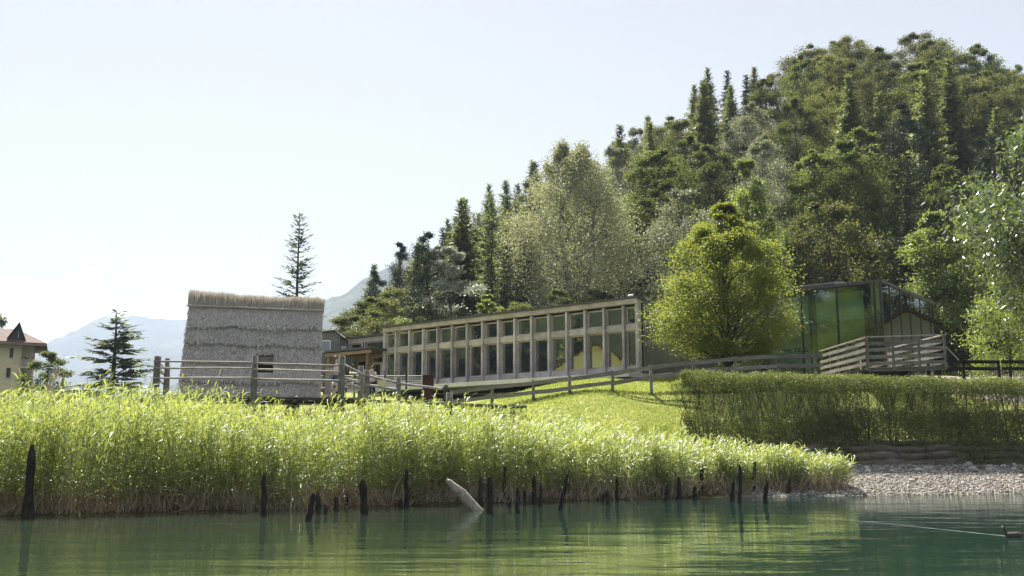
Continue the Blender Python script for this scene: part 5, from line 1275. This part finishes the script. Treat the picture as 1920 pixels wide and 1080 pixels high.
mm = n.new('ShaderNodeMath'); mm.operation = 'ADD'; l.new(at.outputs['Fac'], mm.inputs[0]); l.new(oi.outputs['Random'], mm.inputs[1]); f2_ = n.new('ShaderNodeMath'); f2_.operation = 'FRACT'; l.new(mm.outputs[0], f2_.inputs[0])
c = ramp(n, l, f2_.outputs[0], [(0, (.14, .12, .10)), (.35, (.27, .25, .225)), (.7, (.39, .365, .33)), (1, (.60, .575, .54))])
principled(n, l, out, c, .85, .2, bump(n, l, noise(n, l, coords(n, l), 25, 3), .3, .01)); M['pebble'] = m
CUB = np.array([(-1, -1, -1), (1, -1, -1), (1, 1, -1), (-1, 1, -1), (-1, -1, 1), (1, -1, 1), (1, 1, 1), (-1, 1, 1)], float) / 1.6
CQ = np.array([(3, 2, 1, 0), (4, 5, 6, 7), (0, 1, 5, 4), (1, 2, 6, 5), (2, 3, 7, 6), (3, 0, 4, 7)])
def pebbles(n, xf, sf, size, zoff=.3):
    X = xf(n); s_ = sf(n); k_ = (s_ < BANKY(X) - shore(X) - .05) & ((s_ < 5) | (X > 8)); X = X[k_]; s_ = s_[k_]; n = len(X); Y = shore(X) + s_; Z = np.maximum(ground(X, Y), -.3)
    sz = size * (.4 + rq.rand(n) ** 2.5 * 1.6); V = np.repeat(CUB[None], n, 0) * (1 + rq.uniform(-.28, .28, (n, 8, 3)))
    V[:, 4:, :2] *= .68; V[:, :4, :2] *= .9
    sc = np.stack([sz, sz * (.6 + .4 * rq.rand(n)), sz * (.35 + .35 * rq.rand(n))], -1); V = V * sc[:, None]
    a = rq.rand(n) * 6.283; ca, sa = np.cos(a)[:, None], np.sin(a)[:, None]; V = np.stack([V[..., 0] * ca - V[..., 1] * sa, V[..., 0] * sa + V[..., 1] * ca, V[..., 2]], -1)
    V = V + np.stack([X, Y, Z + sc[:, 2] * zoff], -1)[:, None]
    return V.reshape(-1, 3), (CQ[None] + (np.arange(n) * 8)[:, None, None]).reshape(-1, 4), np.repeat(rq.rand(n), 8)
v, q, t = pebbles(40000, lambda n: rq.uniform(8.5, 27, n), lambda n: -.5 + 9.2 * rq.rand(n), .048)
tag(link('beach_pebbles', nmesh('beach_pebbles', v, q, None, M['pebble'], t)), kind='stuff', label='small pebbles covering the gravel beach')
protos = []
for k in range(6):
    m_ = MB(); m_.ell((0, 0, 0), (1, .8, .55), 8, 5); r_ = random.Random(k)
    m_.v = [tuple(c_ * (1 + r_.uniform(-.14, .14)) for c_ in p) for p in m_.v]; protos.append(m_.mesh('stone', M['pebble'], False))
nst = 0
for k in range(95):
    x = rd.uniform(9.5, 26.5); sbk = float(BANKY(x)) - float(shore(np.array([x]))[0]); lowr = rd.random() > .75; s_ = sbk - rd.uniform(.15, 2.4) if not lowr else rd.uniform(1.5, sbk - 2.6); y = float(shore(np.array([x]))[0]) + s_
    sz = rd.uniform(.09, .19); o = link('stone', protos[k % 6], None, (x, y, gz(x, y) + sz * .3), (rd.uniform(-.2, .2), rd.uniform(-.2, .2), rd.uniform(0, 6.3))); o.scale = (sz, sz, sz)
    tag(o, 'rounded pale stone lying on the gravel in the shade at the foot of the bank' if not lowr else 'rounded pale stone lying lower down on the sunny part of the beach', 'stone', 'stones at the foot of the bank' if not lowr else 'stones on the sunny beach'); nst += 1
# plants growing from the ledge
n_ = 9000; X = rq.uniform(8, 27, n_); w_ = fbm(X, X * 0, 4, .8, 3) > .5; X = X[w_]; n_ = len(X); Y = BANKY(X) - .25 + rq.rand(n_) * .5; Z = .95 + rq.rand(n_) ** 1.2 * 1.2
V, Q, t = leafquads(np.stack([X, Y - .25, Z], -1), unit(rq.randn(n_, 3) + np.array([0, -.4, -.1])), unit(rq.randn(n_, 3)), .07 + .06 * rq.rand(n_), .05 + .03 * rq.rand(n_), rq)
tag(link('ledge_plants', nmesh('ledge_plants', V, Q, None, M['hedge'], t)), kind='stuff', label='weeds and ivy hanging over the stone ledge')

# ================================================================== stakes and driftwood
SK = [(495, 888, 495, 966, 10), (588, 925, 578, 977, 10), (596, 925, 596, 963, 9), (610, 945, 610, 964, 7), (630, 930, 630, 958, 8), (652, 925, 652, 950, 8), (680, 898, 683, 963, 13), (751, 935, 751, 952, 7), (762, 880, 762, 950, 7),
      (812, 890, 810, 942, 9), (874, 885, 874, 925, 8), (901, 893, 901, 948, 7), (917, 893, 918, 963, 12), (946, 872, 945, 942, 7), (956, 937, 955, 952, 6), (970, 913, 970, 962, 8), (984, 918, 984, 946, 6), (1002, 888, 1002, 944, 8), (1014, 905, 1013, 950, 7),
      (1033, 890, 1033, 935, 8), (1064, 889, 1050, 957, 8), (1131, 925, 1131, 938, 5), (1138, 917, 1140, 947, 8), (1157, 893, 1157, 937, 6), (1168, 872, 1167, 927, 7), (1178, 866, 1177, 915, 6), (1196, 905, 1196, 930, 6), (1202, 890, 1202, 930, 6), (1230, 912, 1230, 930, 6),
      (1250, 907, 1249, 939, 9), (1273, 893, 1273, 935, 8), (1303, 912, 1303, 934, 7), (1317, 875, 1315, 931, 8), (1343, 890, 1341, 928, 7), (1375, 901, 1372, 941, 8), (1387, 871, 1387, 943, 7), (1415, 862, 1413, 930, 6), (1437, 900, 1434, 943, 9), (1464, 880, 1465, 927, 8), (1479, 890, 1479, 930, 6), (60, 833, 52, 968, 16)]
SDEF = []
note = {495: 'tall dark stake standing alone in the water in front of the left reeds', 588: 'short stake tilted right, farthest out in the water left of the middle', 680: 'thick split topped dark stake left of the driftwood log', 917: 'thick pointed stake in the water right beside the driftwood log',
        1064: 'long thin stake leaning right in the water', 1387: 'tall straight stake in the water before the right end of the reeds', 1375: 'short stout stake just left of the tall straight one', 1437: 'stout slightly tilted stake near the right end of the stake row', 60: 'big gnarled dark stump post in the water at the far left',
        1479: 'last slim stake of the row, next to the gravel beach', 1464: 'stake second from the gravel beach end of the row', 970: 'short pointed stake right of the driftwood log', 1250: 'low stout stake alone in the middle of the right stake row', 762: 'thin tall stake half lost in reeds left of the driftwood'}
for (tx, ty, bx_, by_, w) in SK:
    b = WZ(bx_, by_, 0); top = W(tx, ty, b.y); r = w / F * b.y / 2 * 1.05
    m_ = MB(); d_ = top - b; n_ = 6; pts = [b - d_ * (.9 / max(d_.length, .3))] + [b + d_ * (i / n_) + Vector((rd.uniform(-.012, .012), rd.uniform(-.012, .012), 0)) for i in range(n_ + 1)]
    rads = [r * 1.1] + [r * (1.12 - .25 * i / n_) * rd.uniform(.9, 1.1) for i in range(n_)] + [r * rd.uniform(.2, .6)]
    if tx == 60: rads = [r * 1.5, r * 1.4, r * 1.15, r * .9, r * .8, r * .95, r * .85, r * .35]
    m_.tube([tuple(p - b) for p in pts], rads, 9, wob=.14, rnd=rd)
    lb = note.get(tx)
    dfr = not lb
    if not lb: lb = ('slim dark stake' if w < 8 else 'dark wooden stake') + (' at the foot of the left reeds' if tx < 800 else (' right of the driftwood log' if tx < 1100 else ' in the right half of the row'))
    so_ = tag(m_.build('stake', M['stake_wood'], None, False, loc=b), lb, 'stake', 'old wooden stakes along the reed edge')
    if dfr: SDEF.append((so_, lb, bx_))
ordinals(SDEF)
a = WZ(893, 956, -.0); b = W(838, 899, a.y - .1)
m_ = MB(); dlt = b - a; pts = [(-dlt * .25)] + [dlt * t for t in (.0, .25, .5, .75, .92, 1.0)]; pts[3] = pts[3] + Vector((0, 0, .05)); m_.tube([tuple(p) for p in pts], [.15, .15, .15, .13, .11, .07, .03], 12, wob=.13, rnd=rd)
dw = m_.build('driftwood_log', M['drift_wood'], None, True, loc=a); tag(dw, 'pale bleached driftwood log rising obliquely out of the water', 'log')
bb = WZ(1520, 917, .1); tag(MB().tube([(-.5, .12, .14), (-.25, .05, .10), (.0, 0, .05), (.25, -.04, .03)], [.02, .035, .045, .03], 7, wob=.15, rnd=rd).build('driftwood_branch', M['drift_wood'], None, True, loc=bb), 'small pale branch lying on the shore at the end of the reeds', 'branch')

# ================================================================== birds
M['feather_dark'] = plain('feather_dark', (.05, .035, .03), .7, .3, .3, 20); M['feather_brown'] = plain('feather_brown', (.12, .10, .09), .8, .2, .35, 18)
M['feather_white'] = plain('feather_white', (.7, .68, .65), .8, .2, .1, 20)
def body_mesh(name, pts, rad, mat, parent, sub=2):
    """one continuous skin grown along a chain (list of points, list of parent indices or None)"""
    me = bpy.data.meshes.new(name); vs = [p[0] for p in pts]; ed = [(p[1], i) for i, p in enumerate(pts) if p[1] is not None]
    me.from_pydata(vs, ed, []); o = link(name, me, parent); me.materials.append(mat)
    sk_ = o.modifiers.new('skin', 'SKIN'); sk_.use_smooth_shade = True
    for i, r in enumerate(rad): me.skin_vertices[0].data[i].radius = r if isinstance(r, tuple) else (r, r)
    me.skin_vertices[0].data[0].use_root = True
    s_ = o.modifiers.new('sub', 'SUBSURF'); s_.levels = sub; s_.render_levels = sub
    return o
gb = WZ(1893, 1007, 0); bird = empty('grebe', gb, 0, 'crested grebe with white face and dark crest swimming left at the right edge', 'bird')
body_mesh('body', [((.02, 0, .03), None), ((.13, 0, .045), 0), ((.22, 0, .04), 1), ((.27, 0, .06), 2), ((-.06, 0, .035), 0)], [(.065, .055), (.075, .062), (.05, .04), (.015, .012), (.045, .04)], M['feather_brown'], bird)
body_mesh('neck', [((-.055, 0, .03), None), ((-.075, 0, .09), 0), ((-.085, 0, .15), 1), ((-.10, 0, .19), 2)], [.042, .030, .026, .030], M['feather_dark'], bird)
body_mesh('face', [((-.105, 0, .19), None), ((-.13, 0, .185), 0)], [.022, .016], M['feather_white'], bird)
MB().tube([(-.14, 0, .19), (-.19, 0, .18)], [.008, .001], 6).build('beak', M['feather_brown'], bird); MB().tube([(-.10, 0, .20), (-.075, 0, .245)], [.014, .002], 6).build('crest', M['feather_dark'], bird)
MB().box((-.082, -.018, .12), (.014, .01, .10), ry=.1).build('throat', M['feather_white'], bird)
for k, (px, py, lb) in enumerate(((1744, 912, 'brown duck sitting on the gravel, left of the two'), (1773, 912, 'brown duck on the gravel, right of the two'))):
    p = WZ(px, py, .38); e = empty('duck', (p.x, p.y, gz(p.x, p.y) + .02), .3 - k * .2, lb, 'bird')
    body_mesh('body', [((0, 0, .09), None), ((.12, 0, .10), 0), ((.20, 0, .12), 1), ((-.09, 0, .10), 0), ((-.13, 0, .17), 3), ((-.15, 0, .22), 4)], [(.08, .075), (.065, .055), (.02, .015), .055, .028, .032], M['feather_brown'], e)
    MB().tube([(-.17, 0, .215), (-.225, 0, .205)], [.014, .008], 6).build('beak', M['frame_wood'], e); MB().ell((-.155, -.028, .235), (.006, .004, .006), 6, 4).build('eye', M['dark_metal'], e)
    for sg_ in (-1, 1): MB().tube([(.0, .03 * sg_, .04), (.0, .03 * sg_, -.03)], .008, 5).build('leg', M['frame_wood'], e)
# wake of the grebe: low raised ridges of water
def wake(px0, py0, px1, py1, h, wd, label):
    a = WZ(px0, py0, 0); b = WZ(px1, py1, 0); n_ = 60; V_ = []; f_ = []
    for i in range(n_ + 1):
        t = i / n_; c = a.lerp(b, t) + Vector((0, math.sin(t * 3.1) * .25, 0)); k = h * (1 - t) ** 1.3 * (1 + .5 * math.sin(t * 90) * rd.random()) + .001; w_ = wd * (1 + t * .8)
        V_ += [(c.x, c.y - w_, -.004), (c.x, c.y - w_ * .3, k * .8), (c.x, c.y, k), (c.x, c.y + w_ * .4, k * .5), (c.x, c.y + w_, -.004)]
        if i: 
            for j in range(4): f_.append(((i - 1) * 5 + j, i * 5 + j, i * 5 + j + 1, (i - 1) * 5 + j + 1))
    tag(MB().poly(V_, f_).build('wake', M['water'], None, True), label, 'wake', None, 'structure')
wake(1884, 1005, 1420, 958, .0025, .025, 'long fine wake line trailing left from the grebe')
wake(1905, 1006, 1990, 1002, .005, .04, 'short wake behind the grebe')

# ================================================================== people
M['skin'] = plain('skin', (.55, .40, .32), .6, .3, .05); M['hair_brown'] = plain('hair_brown', (.16, .09, .05), .6, .4, .3, 30); M['hair_dark'] = plain('hair_dark', (.03, .022, .02), .5, .4, .3, 30)
M['white_cloth'] = plain('white_cloth', (.70, .68, .66), .85, .1, .08); M['denim'] = plain('denim', (.07, .13, .25), .85, .1, .15); M['navy'] = plain('navy', (.03, .035, .06), .85, .1, .1)
def person(loc, rz, s, shirt, trousers, hairm, label, arms, longhair, extra):
    p = empty('person', loc, rz, label, 'person'); p.scale = (s, s, s)
    # figure faces local -Y, 1.70 m tall
    J = [((0, 0, .95), None), ((0, 0, 1.15), 0), ((0, 0, 1.35), 1), ((0, 0, 1.44), 2), ((0, -.01, 1.53), 3), ((0, -.015, 1.61), 4),
         ((.09, 0, .90), 0), ((.10, -.01, .50), 6), ((.10, .01, .10), 7), ((.10, -.12, .04), 8), ((-.09, 0, .90), 0), ((-.10, -.01, .50), 10), ((-.10, .01, .10), 11), ((-.10, -.12, .04), 12)]
    rad = [(.14, .10), (.125, .09), (.15, .095), (.06, .055), (.075, .085), (.075, .09), .085, .058, .04, .03, .085, .058, .04, .03]
    for sg_, (el_, wr, hd) in zip((1, -1), arms):
        b = len(J); J += [((.17 * sg_, 0, 1.38), 2), (el_, b), (wr, b + 1), (hd, b + 2)]; rad += [.05, .038, .027, .03]
    body_mesh('body', J, rad, M['skin'], p)
    # fingers and thumb of each hand
    for sg_, (el_, wr, hd) in zip((1, -1), arms):
        h_ = Vector(hd); d_ = (Vector(hd) - Vector(wr)).normalized(); x_ = d_.cross(Vector((0, 0, 1))); x_ = x_.normalized() if x_.length > .1 else Vector((1, 0, 0)); fb = MB()
        for k in range(4):
            o_ = h_ + x_ * (-.027 + k * .018); L_f = (.06, .072, .068, .052)[k]; fb.tube([tuple(o_), tuple(o_ + d_ * L_f * .6), tuple(o_ + d_ * L_f * .85 + Vector((0, 0, -.02)))], [.010, .009, .007], 5)
        fb.tube([tuple(h_ - x_ * .03 - d_ * .02), tuple(h_ - x_ * .055 + d_ * .02), tuple(h_ - x_ * .05 + d_ * .05)], [.011, .010, .008], 5)
        fb.build('hand', M['skin'], p, True)
    SJ = [((0, 0, .93), None), ((0, 0, 1.15), 0), ((0, 0, 1.36), 1), ((0, 0, 1.42), 2)]; sr = [(.155, .12), (.14, .105), (.165, .11), (.07, .065)]
    for sg_, (el_, wr, hd) in zip((1, -1), arms):
        b = len(SJ); e_ = Vector((.17 * sg_, 0, 1.38)).lerp(Vector(el_), .9); SJ += [((.175 * sg_, 0, 1.375), 2), (tuple(e_), b)]; sr += [.064, .055]
    body_mesh('shirt', SJ, sr, M[shirt], p)
    body_mesh('trousers', [((0, 0, .93), None), ((.095, 0, .86), 0), ((.10, -.01, .50), 1), ((.10, .01, .12), 2), ((-.095, 0, .86), 0), ((-.10, -.01, .50), 4), ((-.10, .01, .12), 5)], [(.155, .118), .102, .075, .062, .102, .075, .062], M[trousers], p)
    hc = MB(); hc.ell((0, .018, 1.635), (.092, .102, .098), 12, 8)
    h_ = hc.build('hair', M[hairm], p, True)
    if longhair: body_mesh('hair_length', [((0, .05, 1.64), None), ((0, .08, 1.50), 0), ((0, .09, 1.36), 1), ((.01, .09, 1.26), 2)], [(.085, .07), (.10, .05), (.085, .035), (.04, .02)], M[hairm], h_)
    else: MB().ell((0, .03, 1.74), (.04, .04, .04), 8, 6).build('hair_bun', M[hairm], h_, True)
    for sg_ in (1, -1):
        MB().ell((.032 * sg_, -.098, 1.605), (.012, .008, .008), 6, 4).build('eye', M['dark_metal'], p); MB().ell((.083 * sg_, .0, 1.59), (.012, .02, .03), 6, 4).build('ear', M['skin'], p)
    MB().poly([(-.014, -.098, 1.57), (.014, -.098, 1.57), (0, -.098, 1.61), (0, -.125, 1.572)], [(0, 1, 3), (1, 2, 3), (2, 0, 3)]).build('nose', M['skin'], p); MB().ell((0, -.094, 1.545), (.022, .008, .006), 6, 4).build('mouth', M['red_flower'], p)
    for sg_ in (1, -1): MB().box((.10 * sg_, -.05, .035), (.085, .25, .07)).build('shoe', M['dark_metal'], p)
    extra(p)
def sunglasses(p):
    for sg_ in (1, -1): MB().ell((.034 * sg_, -.108, 1.605), (.028, .012, .020), 8, 5).build('lens', M['dark_metal'], p)
    for sg_ in (1, -1): MB().tube([(.09 * sg_, .08, 1.0), (.10 * sg_, -.10, 1.2), (.10 * sg_, -.08, 1.38), (.09 * sg_, .08, 1.42)], .018, 5).build('backpack_strap', M['navy'], p)
    MB().ell((0, .17, 1.2), (.14, .09, .22), 10, 8).build('backpack', M['navy'], p, True)
def bag(p):
    MB().ell((.2, .02, .90), (.05, .10, .12), 8, 6).build('bag', M['denim'], p, True); MB().tube([(.2, .0, 1.0), (.1, -.1, 1.25), (-.1, -.02, 1.43)], .008, 5).build('bag_strap', M['denim'], p)
w1 = W(629, 700, 38.9); w1z = PD.z
s1_ = (W(629, 667, 38.9).z - w1z) / 1.73
person((w1.x, w1.y, w1z), R(112), s1_, 'white_cloth', 'denim', 'hair_brown', 'woman with long light brown hair and white top standing beside the hut', [((.27, -.02, 1.14), (.16, -.22, 1.30), (.10, -.24, 1.38)), ((-.27, .0, 1.12), (-.22, -.16, .98), (-.2, -.22, .95))], True, bag)
w2 = W(698, 700, 39.6); fl_ = PD.z - .06
s2_ = (W(698, 684, 39.6).z - fl_) / 1.78
person((w2.x, w2.y, fl_), R(-20), s2_, 'white_cloth', 'navy', 'hair_dark', 'person in white shirt and sunglasses, hands at the face behind the ramp railing', [((.24, -.10, 1.16), (.10, -.22, 1.42), (.05, -.20, 1.49)), ((-.25, -.08, 1.14), (-.12, -.24, 1.34), (-.04, -.25, 1.40))], False, sunglasses)
